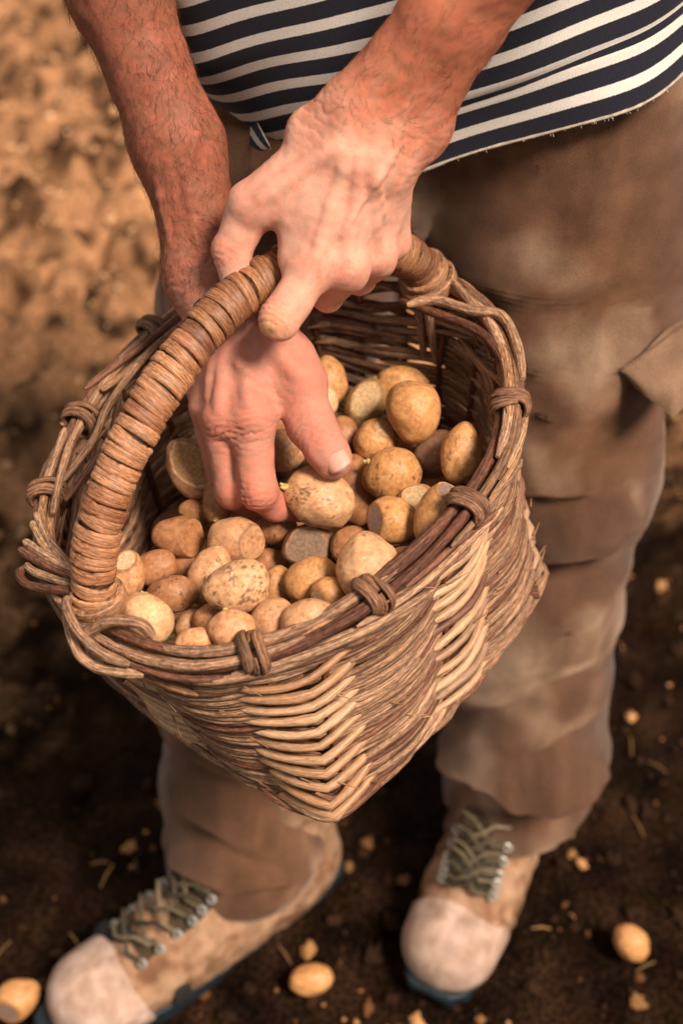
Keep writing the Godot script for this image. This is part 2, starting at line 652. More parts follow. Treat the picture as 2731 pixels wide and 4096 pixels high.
func ring(m: MB, at: Vector3, axis: Vector3, r: float, half: float, thick: float, col: Color, turn: float, turns := 1.06, lean := 0.0) -> void:
	var q := axis.cross(BU)
	if q.length() < 0.1:
		q = axis.cross(BX)
	q = q.normalized()
	var w := axis.cross(q).normalized()
	var g := rng.randf_range(-0.3, 0.3)
	var prof := [Vector2(-1.0, -1.0), Vector2(-0.94, 0.35), Vector2(-0.66, 0.95), Vector2(-0.12 + g, 0.9), Vector2(g, 0.62), Vector2(0.12 + g, 0.92), Vector2(0.7, 1.0), Vector2(0.95, 0.3), Vector2(1.0, -1.0)]
	var np := prof.size()
	var k := int(34 * turns)
	var first := m.v.size()
	var u0 := rng.randf() * 3.0
	for i in k + 1:
		var f := float(i) / k
		var a := turn + TAU * turns * f
		var out := q * cos(a) + w * sin(a)
		var hw := half * (1.0 + 0.07 * sin(a * 2.0 + turn * 3.0)) * (1.0 if turns > 1.5 else smoothstep(0.0, 0.05, minf(f, 1.0 - f)) * 0.4 + 0.6)
		var rr := r + 0.0004 * sin(a * 3.0 + turn) + (0.0008 * (f - 0.5) if turns < 1.5 else 0.0)
		for j in np:
			var pj: Vector2 = prof[j]
			m.vert(at + out * (rr + pj.y * thick) + axis * (pj.x * hw + lean * (f - 0.5)), col, Vector2(u0 + a * r, 0.5 + 0.42 * pj.x))
	for i in k:
		for j in np - 1:
			var a := first + i * np + j
			m.quad(a, a + np, a + np + 1, a + 1)
	m.n.resize(m.v.size())
	var flip := 0.0
	for pass_no in 2:
		for i in k + 1:
			for j in np:
				var id := first + i * np + j
				var t1 := m.v[first + i * np + mini(j + 1, np - 1)] - m.v[first + i * np + maxi(j - 1, 0)]
				var t2 := m.v[first + mini(i + 1, k) * np + j] - m.v[first + maxi(i - 1, 0) * np + j]
				var nn := t1.cross(t2).normalized()
				if pass_no == 0:
					if j == 4 and i == k / 2:
						flip = signf(nn.dot(m.v[id] - at))
				else:
					m.n[id] = nn * flip


func build_basket() -> void:
	var b := thing("willow_basket", BC)
	tag(b, "woven brown willow basket with wrapped arched handle, full of potatoes, hanging from the gripping hand", "basket")
	var bark: Material = mats["bark"]
	var strip: Material = mats["split_willow"]
	var put := func(called: String, m: MB, mt: Material) -> void:
		for i in m.v.size():
			m.v[i] -= BC
		obj(called, m.mesh(), mt, b)
	# foot: a plaited floor and stakes
	var fl := MB.new()
	for i in 30:
		var y := -0.17 + 0.0118 * i
		var half := 0.185 - absf(y)
		if half < 0.02:
			continue
		var pts := PackedVector3Array()
		var rad := PackedFloat32Array()
		for k in 9:
			var x := lerpf(-half, half, k / 8.0)
			pts.append(bp(x - 0.008, y + 0.008, -0.186 + 0.003 * cos(k * PI + i * PI)))
			rad.append(0.0055)
		fl.tube(pts, rad, 6, brown(), rng.randf())
	put.call("basket_floor", fl, bark)
	for i in 28:
		var m := MB.new()
		var th := ZONE0 + ZONE * 0.25 + TAU * i / 28.0
		var pts := PackedVector3Array()
		var rad := PackedFloat32Array()
		for k in 10:
			pts.append(wall(th + 0.01 * sin(i * 3.0 + k), k / 9.0, 0.0))
			rad.append(0.0027)
		m.tube(pts, rad, 6, lin(120, 70, 44).lerp(lin(150, 100, 70), rng.randf()), rng.randf())
		put.call("stake", m, bark)
	# the weave: thirteen rows; pale rods lie outside in one zone, brown rods in the next
	var far := MB.new()
	var rows := 11
	for z in 14:
		var mid := ZONE0 + ZONE * z
		var deg := fposmod(rad_to_deg(mid) + 180.0, 360.0) - 180.0
		var seen_out := deg > -185.0 and deg < 40.0
		for k in rows:
			var s := 0.17 + 0.80 * k / (rows - 1.0)
			if z % 2 == 0:
				var m := MB.new()
				var grow := rng.randf_range(0.40, 0.60)
				weft(m, mid - ZONE * (grow + 0.12), mid + ZONE * (grow + 0.2), s, mid, 0.0062, rng.randf_range(0.0029, 0.0038), straw() if rng.randf() < 0.86 and z != 4 else brown(), rng.randf_range(-0.02, 0.02), 0.1)
				if seen_out:
					put.call("pale_rod", m, mats["peeled_willow"])
				else:
					m.mesh(false)
					for i in m.ix.size():
						far.ix.append(m.ix[i] + far.v.size())
					far.v.append_array(m.v)
					far.n.append_array(m.n)
					far.c.append_array(m.c)
					far.uv.append_array(m.uv)
				# the brown rod that runs behind it, seen from inside
				var q := MB.new()
				weft(q, mid - ZONE * 0.95, mid + ZONE * 0.95, s + 0.004, mid, -0.006, 0.0031, brown(), rng.randf_range(-0.03, 0.03))
				if deg > 0.0 and deg < 215.0 or deg < -150.0:
					put.call("inner_rod", q, bark)
				else:
					for i in q.ix.size():
						far.ix.append(q.ix[i] + far.v.size())
					far.v.append_array(q.v)
					far.n.append_array(q.n)
					far.c.append_array(q.c)
					far.uv.append_array(q.uv)
			else:
				for j in 3:
					var m := MB.new()
					weft(m, mid - ZONE * rng.randf_range(0.8, 1.05), mid + ZONE * rng.randf_range(0.8, 1.05), s + 0.025 * (j - 1) + rng.randf_range(-0.007, 0.007), mid, 0.0055 + 0.0012 * (j % 2), rng.randf_range(0.0021, 0.0030), brown(), rng.randf_range(-0.05, 0.05))
					if seen_out or j == 1:
						put.call("brown_rod", m, bark)
					else:
						for i in m.ix.size():
							far.ix.append(m.ix[i] + far.v.size())
						far.v.append_array(m.v)
						far.n.append_array(m.n)
						far.c.append_array(m.c)
						far.uv.append_array(m.uv)
	for i in far.v.size():
		far.v[i] -= BC
	var fo := obj("woven_rods", far.mesh(), bark, b)
	fo.set_meta("kind", "stuff")
	# upset of brown rods right under the rim, all the way round, each slanting down to the right
	for i in 84:
		var m := MB.new()
		var th := TAU * i / 84.0 + rng.randf_range(-0.04, 0.04)
		var r := rng.randf_range(0.002, 0.003)
		var s0 := rng.randf_range(-0.02, 0.06)
		weft(m, th, th + rng.randf_range(0.55, 0.95), s0 + 0.06, th + 0.3, 0.0065, r, brown(), rng.randf_range(0.06, 0.16))
		put.call("border_rod", m, bark)
	# foot border
	for i in 34:
		var m := MB.new()
		var th := TAU * i / 34.0
		weft(m, th, th + 0.6, 0.985 + 0.01 * (i % 3), th + 0.3, 0.007, rng.randf_range(0.0024, 0.0034), brown(), 0.02 * (i % 2))
		put.call("foot_rod", m, bark)
	# the rim: a twisted bundle of long rods
	for i in 36:
		var m := MB.new()
		rim_rod(m, TAU * i / 44.0 * 5.0 + rng.randf_range(-0.2, 0.2), rng.randf_range(0.9, 1.7), rng.randf() * TAU, rng.randf_range(0.0042, 0.0072), rng.randf_range(0.0028, 0.0044), brown() if rng.randf() < 0.85 else straw(), rng.randf_range(0.5, 1.1))
		put.call("rim_rod", m, bark)
	for i in 26:  # rods that leave the rim outside and dive into the weave
		var m := MB.new()
		rim_rod(m, TAU * i / 26.0 + rng.randf_range(-0.1, 0.1), rng.randf_range(0.5, 0.9), rng.randf_range(-0.9, 0.5), 0.0092, rng.randf_range(0.0022, 0.0034), brown() if rng.randf() < 0.7 else straw(), rng.randf_range(-0.2, 0.3), 0.02)
		put.call("rim_rod", m, bark)
	# bindings that tie the rim
	for th in [2.277, 2.927, -2.920, -0.002, -0.603, -1.170, -1.629]:
		var rc := rim_r(th)
		var at := bp(rc * cos(th), 0.034 + rc * sin(th), 0.0)
		var rc2 := rim_r(th + 0.02)
		var ax := (bp(rc2 * cos(th + 0.02), 0.034 + rc2 * sin(th + 0.02), 0.0) - at).normalized()
		var m := MB.new()
		var q := ax.cross(BU).normalized()
		var tint := lin(160, 120, 94)
		for h in 2:  # two turns of a twisted rod, pulled into a knot
			var pts := PackedVector3Array()
			var rad := PackedFloat32Array()
			var a0 := rng.randf() * TAU
			for i in 31:
				var f := i / 30.0
				var a := a0 + TAU * 1.15 * f
				pts.append(at + (q * cos(a) + BU * sin(a)) * (0.0116 + 0.0016 * sin(f * PI) + 0.0006 * sin(a * 3.0)) + ax * ((h - 0.5) * 0.0082 + 0.005 * (f - 0.5) + 0.0012 * sin(a * 2.0 + h)))
				rad.append(0.0042 * (0.6 + 0.4 * smoothstep(0.0, 0.12, minf(f, 1.0 - f))))
			m.tube(pts, rad, 8, tint * rng.randf_range(0.85, 1.1), rng.randf(), 0.5, (pts[0] - at).normalized())
		put.call("rim_binding", m, bark)
	# loose and bent rods round the left foot of the handle
	for row in [[0.0040, 0, [Vector3(-0.1667, 0.6971, -0.6278), Vector3(-0.1537, 0.7057, -0.6304), Vector3(-0.1426, 0.7095, -0.6299), Vector3(-0.1285, 0.7076, -0.6287), Vector3(-0.1213, 0.6964, -0.6281)]],
		[0.0036, 0, [Vector3(-0.1793, 0.7034, -0.6570), Vector3(-0.1792, 0.7022, -0.6490), Vector3(-0.1720, 0.7011, -0.6329), Vector3(-0.1619, 0.6988, -0.6205), Vector3(-0.1489, 0.6956, -0.6118), Vector3(-0.1348, 0.6913, -0.6083)]],
		[0.0036, 0, [Vector3(-0.1831, 0.6906, -0.6579), Vector3(-0.1768, 0.6908, -0.6380), Vector3(-0.1692, 0.6875, -0.6211), Vector3(-0.1575, 0.6841, -0.6125), Vector3(-0.1429, 0.6839, -0.6090), Vector3(-0.1271, 0.6804, -0.6094)]],
		[0.0032, 0, [Vector3(-0.2023, 0.6884, -0.7059), Vector3(-0.2191, 0.6883, -0.6965), Vector3(-0.2150, 0.6912, -0.6838), Vector3(-0.2058, 0.6937, -0.6760), Vector3(-0.1809, 0.7003, -0.6653), Vector3(-0.1674, 0.7015, -0.6585)]],
		[0.0036, 0, [Vector3(-0.2219, 0.6925, -0.7138), Vector3(-0.2043, 0.6988, -0.6951), Vector3(-0.1816, 0.7040, -0.6780), Vector3(-0.1690, 0.7032, -0.6718)]],
		[0.0034, 0, [Vector3(-0.2193, 0.6957, -0.7187), Vector3(-0.2008, 0.7018, -0.6983), Vector3(-0.1820, 0.7056, -0.6818), Vector3(-0.1692, 0.7057, -0.6754)]],
		[0.0032, 0, [Vector3(-0.2158, 0.6896, -0.7016), Vector3(-0.2075, 0.6934, -0.6901), Vector3(-0.1817, 0.7010, -0.6715), Vector3(-0.1688, 0.7005, -0.6675)]],
		[0.0034, 0, [Vector3(-0.2143, 0.6999, -0.7423), Vector3(-0.2016, 0.7019, -0.7134), Vector3(-0.1859, 0.7040, -0.6897), Vector3(-0.1802, 0.7024, -0.6788)]],
		[0.0030, 1, [Vector3(-0.2160, 0.6986, -0.7348), Vector3(-0.2054, 0.7019, -0.7112), Vector3(-0.1923, 0.7022, -0.6915)]],
		[0.0030, 0, [Vector3(-0.1209, 0.7465, -0.9273), Vector3(-0.1473, 0.7380, -0.8990), Vector3(-0.1929, 0.7241, -0.8555)]],
		[0.0028, 1, [Vector3(-0.1502, 0.7328, -0.8808), Vector3(-0.1620, 0.7307, -0.8658), Vector3(-0.1795, 0.7258, -0.8518)]],
		[0.0030, 0, [Vector3(-0.1197, 0.7416, -0.9208), Vector3(-0.1504, 0.7330, -0.8827), Vector3(-0.1716, 0.7264, -0.8329), Vector3(-0.1797, 0.7184, -0.8020), Vector3(-0.2006, 0.7042, -0.7702)]],
		[0.0030, 0, [Vector3(-0.1470, 0.7289, -0.8783), Vector3(-0.1554, 0.7269, -0.8323), Vector3(-0.1673, 0.7213, -0.7935), Vector3(-0.1942, 0.7063, -0.7491)]],
		[0.0030, 0, [Vector3(-0.1968, 0.7143, -0.8070), Vector3(-0.2001, 0.7107, -0.7721), Vector3(-0.2010, 0.7053, -0.7364)]],
		[0.0030, 0, [Vector3(-0.2037, 0.7132, -0.8211), Vector3(-0.2083, 0.7090, -0.7837), Vector3(-0.2119, 0.7055, -0.7639)]],
		[0.0028, 0, [Vector3(-0.1825, 0.7044, -0.7512), Vector3(-0.1844, 0.7013, -0.7184), Vector3(-0.1877, 0.6975, -0.6964)]],
		[0.0028, 1, [Vector3(-0.1789, 0.7084, -0.7748), Vector3(-0.1816, 0.7040, -0.7334), Vector3(-0.1836, 0.6987, -0.6995)]],
		[0.0040, 0, [Vector3(0.0494, 0.7702, -0.8990), Vector3(0.0704, 0.7754, -0.8970), Vector3(0.0953, 0.7772, -0.8816), Vector3(0.1171, 0.7776, -0.8737), Vector3(0.1261, 0.7728, -0.8447), Vector3(0.1286, 0.7645, -0.8138)]],
		[0.0036, 0, [Vector3(0.0451, 0.7653, -0.9123), Vector3(0.0702, 0.7699, -0.8878), Vector3(0.0948, 0.7712, -0.8690), Vector3(0.1095, 0.7688, -0.8503), Vector3(0.1184, 0.7638, -0.8200), Vector3(0.1218, 0.7546, -0.7815)]],
		[0.0036, 0, [Vector3(0.0755, 0.7730, -0.9306), Vector3(0.0876, 0.7742, -0.9117), Vector3(0.0996, 0.7736, -0.8939), Vector3(0.1088, 0.7718, -0.8851)]],
		[0.0034, 0, [Vector3(0.0725, 0.7737, -0.9387), Vector3(0.0846, 0.7768, -0.9186), Vector3(0.0946, 0.7770, -0.8947), Vector3(0.1022, 0.7726, -0.8839)]]]:
		var m := MB.new()
		var pts := PackedVector3Array()
		var rad := PackedFloat32Array()
		var src: Array = row[2]
		for i in src.size() - 1:
			for k in 5:
				var t := k / 5.0
				var p0: Vector3 = src[maxi(i - 1, 0)]
				var p3: Vector3 = src[mini(i + 2, src.size() - 1)]
				pts.append((src[i] as Vector3).cubic_interpolate(src[i + 1], p0, p3, t))
		pts.append(src[src.size() - 1])
		for i in pts.size():
			var f := float(i) / (pts.size() - 1)
			rad.append(row[0] * (0.55 + 0.45 * smoothstep(0.0, 0.1, minf(f, 1.0 - f))) * (1.0 + 0.05 * sin(i * 1.3)))
		m.tube(pts, rad, 9, straw() if row[1] else brown(), rng.randf())
		put.call("bent_rod", m, bark)
	# handle: core, sticks at its feet, and split willow wrapped round it
	var core := MB.new()
	var cp := PackedVector3Array()
	var cr := PackedFloat32Array()
	for i in 60:
		cp.append(handle_at(PI * i / 59.0))
		cr.append(0.0125)
	core.tube(cp, cr, 12, lin(90, 60, 40))
	put.call("handle_core", core, bark)
	for e in 2:
		var foot := handle_at(0.0 if e == 0 else PI)
		for k in 7:
			var m := MB.new()
			var a := TAU * k / 7.0
			var off := BX * cos(a) * 0.0105 + BY * sin(a) * 0.0105
			m.tube(PackedVector3Array([foot + off + BU * 0.01, foot + off * 1.15 - BU * 0.02, foot + off * 1.3 - BU * 0.07]), PackedFloat32Array([0.0035, 0.0036, 0.003]), 7, brown(), rng.randf())
			put.call("handle_stick", m, bark)
	var acc := 0.0
	var last := handle_at(0.0)
	var gap := 0.0
	for i in 1200:
		var t := PI * i / 1199.0
		var p := handle_at(t)
		acc += p.distance_to(last)
		last = p
		if acc >= gap:
			gap = acc + rng.randf_range(0.0078, 0.0094)
			var ax := (handle_at(minf(t + 0.01, PI)) - handle_at(maxf(t - 0.01, 0.0))).normalized()
			var side := ax.cross(BU).normalized()
			ax = ax.rotated(side, rng.randf_range(-0.06, 0.06)).rotated(ax.cross(side), rng.randf_range(0.05, 0.24)).normalized()
			var m := MB.new()
			var wide := rng.randf_range(0.0043, 0.0050)
			var swell := 0.0
			var from_end := minf(t, PI - t)
			if from_end < 0.16:
				swell = 0.0022 * (1.0 - from_end / 0.16)
			var col := lin(222, 166, 124).lerp(lin(180, 122, 86), rng.randf()) if t < 1.3 else lin(204, 148, 104).lerp(lin(136, 90, 64), rng.randf())
			ring(m, p, ax, 0.0142 + swell + rng.randf_range(-0.0005, 0.0008), wide, 0.0012, col, rng.randf() * TAU)
			put.call("handle_wrap", m, strip)
	for lp in [[0.06, 0.0178, 0.0060], [PI - 0.05, 0.0205, 0.0050], [PI - 0.16, 0.0178, 0.0046]]:  # the big end loops
		var t: float = lp[0]
		var ax := (handle_at(minf(t + 0.02, PI)) - handle_at(maxf(t - 0.02, 0.0))).normalized()
		var m := MB.new()
		ring(m, handle_at(t), ax.rotated(BX, 0.12), lp[1], lp[2], 0.0020, lin(190, 144, 108), 1.0)
		put.call("handle_wrap", m, strip)
	# splinters and bits of bark sticking out of the weave
	for i in 46:
		var m := MB.new()
		var th := rng.randf_range(-2.6, 0.4)
		var s := rng.randf_range(0.0, 0.95)
		var p := wall(th, s, 0.007)
		var dr := (BX * cos(th + 1.6) + BY * sin(th + 1.6)) + (BX * cos(th) + BY * sin(th)) * rng.randf_range(0.2, 0.8) + BU * rng.randf_range(-0.5, 0.5)
		m.tube(PackedVector3Array([p, p + dr * 0.004, p + dr * rng.randf_range(0.007, 0.016)]), PackedFloat32Array([0.0009, 0.0007, 0.0003]), 4, straw())
		put.call("splinter", m, bark)


# ---------------------------------------------------------------- potatoes
const TONE := {
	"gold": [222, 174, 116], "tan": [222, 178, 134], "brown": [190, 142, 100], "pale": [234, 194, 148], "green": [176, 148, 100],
	"grey": [166, 132, 106], "peach": [232, 182, 134],
}
const CUT := {"starch": [206, 184, 140], "lilac": [196, 178, 172], "grey": [158, 140, 128], "dull": [142, 124, 104], "moss": [172, 140, 92], "olive": [132, 106, 68], "dark": [66, 50, 40], "white": [232, 206, 170]}


func rgb3(a: Array) -> Color:
	return lin(a[0], a[1], a[2])


# at: centre; ax, bx, cx: half axes; opts as dictionary of cuts, sprouts, dirt, eyes, peel
func potato(at: Vector3, ax: Vector3, bx: Vector3, cx: Vector3, sd: int, tone: String, o: Dictionary, label: String, group: String, fine := true) -> void:
	var B := Basis(ax.normalized(), bx.normalized(), cx.normalized())
	var rad := Vector3(ax.length(), bx.length(), cx.length())
	rng.seed = 5000 + sd * 17
	var q := noise(100 + sd, 0.9, FastNoiseLite.TYPE_SIMPLEX_SMOOTH, 2)
	var g := noise(300 + sd, 5.0, FastNoiseLite.TYPE_SIMPLEX, 3)
	var sp1 := noise(400 + sd, 9.0, FastNoiseLite.TYPE_SIMPLEX, 3)
	var m := MB.new()
	var nu := 76 if fine else 20
	var nv := 52 if fine else 14
	var eyes := []
	for i in (9 if o.has("eyes") else 5):
		eyes.append(Vector3(rng.randfn(), rng.randfn(), rng.randfn()).normalized())
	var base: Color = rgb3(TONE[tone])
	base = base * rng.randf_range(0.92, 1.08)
	var dirt: float = o.get("dirt", 0.06)
	var earth := lin(52, 36, 26)
	var cuts := []
	for cc in o.get("cuts", []):
		var nl := (B.inverse() * (cc[0] as Vector3)).normalized()
		var sup := Vector3(nl.x * rad.x, nl.y * rad.y, nl.z * rad.z).length()
		cuts.append([nl, sup * (cc[1] as float), cc[2]])
	var egg := rng.randf_range(-0.12, 0.12)
	var shape := func(d: Vector3) -> Vector3:
		var r := 1.0 + 0.10 * q.get_noise_3dv(d * 0.75) + 0.008 * g.get_noise_3dv(d * 0.6)
		for e in eyes:
			r -= 0.035 * exp(-(d - (e as Vector3)).length_squared() / 0.006)
		var p := Vector3(d.x * rad.x, d.y * rad.y * (1.0 + egg * d.x), d.z * rad.z * (1.0 + egg * d.x)) * r
		return p
	for j in nv + 1:
		for i in nu + 1:
			var th := PI * j / nv
			var ph := TAU * (i % nu) / nu
			var d := Vector3(cos(th), sin(th) * cos(ph), sin(th) * sin(ph))
			var p: Vector3 = shape.call(d)
			var n1 := q.get_noise_3dv(d * 2.0 + Vector3(7, 3, 1))
			var n2 := g.get_noise_3dv(d)
			var col := base * (1.0 + 0.22 * n1)
			col = mix2(col, lin(140, 92, 54), clampf((n1 + 0.5 * n2 - 0.15) * 1.4, 0.0, 0.4))
			if o.has("peel"):
				col = mix2(col, lin(240, 212, 164), clampf((n1 + 0.5 * n2 + 0.05) * 8.0, 0.0, 0.8))
			var dd := sp1.get_noise_3dv(d) + 0.9 * q.get_noise_3dv(d * 1.4 + Vector3(5, 1, 8)) - (0.60 - 0.25 * dirt) - 0.40 * d.y * (1.0 if dirt > 0.3 else 0.0)
			col = mix2(col, earth, clampf(dd * 3.0, 0.0, 0.7) if dirt > 0.1 else 0.0)
			if o.has("blotch"):
				col = mix2(col, lin(128, 104, 90), clampf((q.get_noise_3dv(d * 3.3 + Vector3(2, 9, 4)) - 0.33) * 14.0, 0.0, 0.85))
			for e in eyes:
				col = mix2(col, lin(70, 46, 28), 0.75 * exp(-(d - (e as Vector3)).length_squared() / 0.003))
			for cc in cuts:
				var over := p.dot(cc[0]) - (cc[1] as float)
				if absf(over) < 0.0016:
					col = mix2(col, lin(74, 48, 30), 0.55 * (1.0 - absf(over) / 0.0016))
				if over > 0.0:
					p -= (cc[0] as Vector3) * over
			m.vert(p, Color(maxf(col.r, 0.004), maxf(col.g, 0.004), maxf(col.b, 0.004)))
	for j in nv:
		for i in nu:
			var a := j * (nu + 1) + i
			m.quad(a, a + nu + 1, a + nu + 2, a + 1)
	m.smooth(true)
	for i in m.v.size():  # face outwards
		if m.n[i].dot(m.v[i]) < 0.0:
			m.n[i] = -m.n[i]
	var n := obj("potato", m.mesh(), mats["potato_skin%d" % (sd % 3)])
	n.transform = Transform3D(B, at)
	tag(n, label, "potato", group)
	for cc in cuts:  # the cut face, a thin disc that fills the cut
		var nl: Vector3 = cc[0]
		var e1 := nl.cross(Vector3(0.3, 0.9, 0.2)).normalized()
		var e2 := nl.cross(e1)
		var c0 := nl * ((cc[1] as float) + 0.0003)
		var sup := Vector3(nl.x * rad.x, nl.y * rad.y, nl.z * rad.z)
		var along := Vector3(sup.x * rad.x, sup.y * rad.y, sup.z * rad.z) / sup.length()
		c0 += (along - nl * along.dot(nl)) * ((cc[1] as float) / sup.length())
		var dm := MB.new()
		var cc0: Color = rgb3(CUT[cc[2]])
		dm.vert(c0, cc0)
		var k := 40
		var rings := 5
		for rr in rings:
			for i in k:
				var a := TAU * i / k
				var dr := e1 * cos(a) + e2 * sin(a)
				var s0 := 0.0
				var s1 := 0.09
				for it in 12:
					var sm := 0.5 * (s0 + s1)
					var pp := c0 + dr * sm
					var d := Vector3(pp.x / rad.x, pp.y / rad.y, pp.z / rad.z)
					var lim: Vector3 = shape.call(d.normalized())
					if pp.length() < lim.length() - 0.0002:
						s0 = sm
					else:
						s1 = sm
				var f := (rr + 1.0) / rings
				var pz := c0 + dr * s0 * f * 0.985 - nl * (0.0006 * (1.0 if rr == rings - 1 else 0.0))
				if cc[2] in ["olive", "dark"]:
					pz -= nl * 0.0022 * (1.0 - f * f)
				var nn := g.get_noise_3dv(pz * 90.0)
				dm.vert(pz + nl * 0.0003 * nn, cc0 * (1.0 + 0.25 * nn + 0.1 * q.get_noise_3dv(pz * 80.0)))
		for i in k:
			var a := 1 + i
			var b := 1 + (i + 1) % k
			dm.tri(0, a, b)
			for rr in rings - 1:
				dm.quad(a + rr * k, a + (rr + 1) * k, b + (rr + 1) * k, b + rr * k)
		dm.n.resize(dm.v.size())
		dm.n.fill(nl)
		obj("cut_face", dm.mesh(), mats["starch"], n)
	for sp in o.get("sprouts", []):
		var dl := (B.inverse() * (sp as Vector3)).normalized()
		var pd := Vector3(dl.x / rad.x, dl.y / rad.y, dl.z / rad.z).normalized()
		var p: Vector3 = shape.call(pd)
		var sm := MB.new()
		for k in 4:
			var tip := dl * rng.randf_range(0.0026, 0.0046) + Vector3(rng.randfn(), rng.randfn(), rng.randfn()) * 0.0016
			sm.tube(PackedVector3Array([p - dl * 0.001, p + tip * 0.5 + Vector3(rng.randfn(), rng.randfn(), rng.randfn()) * 0.0006, p + tip]), PackedFloat32Array([0.0019, 0.0018, 0.0007]), 7, lin(196, 176, 100).lerp(lin(150, 132, 74), rng.randf()))
		obj("sprout", sm.mesh(), mats["plain"], n)


func build_potatoes() -> void:
	potato(Vector3(-0.0111, 0.6884, -0.9115), Vector3(-0.0007, 0.0155, -0.0139), Vector3(-0.0159, -0.0004, 0.0004), Vector3(-0.0000, 0.0101, 0.0113), 0, "gold", {}, "golden potato with browned top end just right of the thumb, against the far wicker wall", "potatoes heaped in the basket")
	potato(Vector3(-0.0135, 0.6950, -0.8757), Vector3(0.0025, 0.0104, -0.0093), Vector3(-0.0103, 0.0013, -0.0012), Vector3(-0.0000, 0.0066, 0.0074), 1, "pale", {"peel": 1}, "small pale flaky potato with peeling skin tucked behind the knuckle of the thumb", "potatoes heaped in the basket")
	potato(Vector3(0.0184, 0.6890, -0.8807), Vector3(0.0108, 0.0152, -0.0137), Vector3(-0.0132, 0.0052, -0.0047), Vector3(0.0000, 0.0095, 0.0106), 2, "green", {"cuts": [[Vector3(-0.100, 0.828, 0.546), 0.62, "starch"]]}, "greenish flat cut potato with thin brown skin rim beside the round golden one", "potatoes heaped in the basket")
	potato(Vector3(0.0479, 0.6961, -0.8979), Vector3(0.0210, -0.0022, 0.0020), Vector3(0.0021, 0.0111, -0.0100), Vector3(-0.0000, 0.0096, 0.0106), 3, "gold", {}, "long golden potato lying behind the large round one near the back of the heap", "potatoes heaped in the basket")
	potato(Vector3(0.0538, 0.7168, -0.8369), Vector3(-0.0063, 0.0175, -0.0157), Vector3(-0.0200, -0.0040, 0.0036), Vector3(0.0000, 0.0132, 0.0146), 4, "gold", {"eyes": 1}, "large smooth round golden potato, uppermost at the back right of the heap", "potatoes heaped in the basket")
	potato(Vector3(0.0254, 0.6905, -0.8364), Vector3(0.0146, 0.0076, -0.0068), Vector3(-0.0087, 0.0092, -0.0083), Vector3(-0.0000, 0.0096, 0.0107), 5, "gold", {"cuts": [[Vector3(0.450, 0.877, 0.152), 0.80, "starch"]]}, "small golden potato with a scraped whitish patch, beneath the large round golden one", "potatoes heaped in the basket")
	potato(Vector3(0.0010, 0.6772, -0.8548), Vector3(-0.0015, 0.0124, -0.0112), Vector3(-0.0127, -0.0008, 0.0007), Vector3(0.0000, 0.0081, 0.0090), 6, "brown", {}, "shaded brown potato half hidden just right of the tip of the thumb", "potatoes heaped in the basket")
	potato(Vector3(0.0361, 0.6916, -0.7950), Vector3(0.0204, 0.0055, -0.0050), Vector3(-0.0068, 0.0138, -0.0125), Vector3(0.0000, 0.0126, 0.0140), 7, "gold", {"sprouts": [Vector3(-0.860, 0.572, -0.112)], "dirt": 0.5}, "round golden potato with black specks along its lower edge and a tiny sprout", "potatoes heaped in the basket")
	potato(Vector3(0.0708, 0.6865, -0.8247), Vector3(0.0126, 0.0112, -0.0101), Vector3(-0.0115, 0.0072, -0.0065), Vector3(-0.0000, 0.0096, 0.0106), 8, "grey", {"eyes": 1}, "greyish brown potato with one deep black eye, behind the pitted one at right", "potatoes heaped in the basket")
	potato(Vector3(0.0861, 0.7143, -0.7907), Vector3(0.0031, 0.0166, -0.0150), Vector3(-0.0146, 0.0015, -0.0014), Vector3(0.0000, 0.0094, 0.0104), 9, "gold", {"dirt": 0.25}, "upright tan pitted potato touching the right inner wall under the rim binding", "potatoes heaped in the basket")
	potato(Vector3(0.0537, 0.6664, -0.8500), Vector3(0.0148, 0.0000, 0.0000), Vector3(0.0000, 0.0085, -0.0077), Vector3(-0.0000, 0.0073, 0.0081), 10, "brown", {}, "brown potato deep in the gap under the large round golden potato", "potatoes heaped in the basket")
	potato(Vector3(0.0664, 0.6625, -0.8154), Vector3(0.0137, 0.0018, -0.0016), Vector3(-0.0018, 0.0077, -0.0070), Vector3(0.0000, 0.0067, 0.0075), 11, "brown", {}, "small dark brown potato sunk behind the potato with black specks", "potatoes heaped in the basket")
	potato(Vector3(0.0546, 0.6869, -0.7728), Vector3(0.0134, 0.0027, -0.0024), Vector3(-0.0029, 0.0082, -0.0073), Vector3(0.0000, 0.0072, 0.0080), 12, "pale", {"cuts": [[Vector3(-0.050, 0.899, 0.401), 0.66, "starch"]]}, "potato half with its pale grey cut face turned up, behind the egg shaped cut one", "potatoes heaped in the basket")
	potato(Vector3(0.0363, 0.6982, -0.7370), Vector3(0.0186, -0.0045, 0.0040), Vector3(0.0050, 0.0114, -0.0103), Vector3(0.0000, 0.0103, 0.0114), 13, "gold", {"cuts": [[Vector3(-0.880, 0.293, 0.355), 0.74, "lilac"]]}, "egg shaped yellow potato with an oval lilac grey cut end facing left", "potatoes heaped in the basket")
	potato(Vector3(0.0663, 0.7143, -0.7220), Vector3(0.0077, 0.0177, -0.0160), Vector3(-0.0148, 0.0036, -0.0032), Vector3(0.0000, 0.0099, 0.0110), 14, "gold", {"cuts": [[Vector3(0.300, 0.945, -0.071), 0.86, "grey"]]}, "tall smooth yellow potato leaning on the right rim with a grey scar at its top", "potatoes heaped in the basket")
	potato(Vector3(0.0166, 0.7151, -0.6716), Vector3(0.0025, 0.0178, -0.0160), Vector3(-0.0200, 0.0016, -0.0014), Vector3(-0.0000, 0.0128, 0.0142), 15, "pale", {"eyes": 1}, "largest pale yellow potato, standing upright at the front right of the heap", "potatoes heaped in the basket")
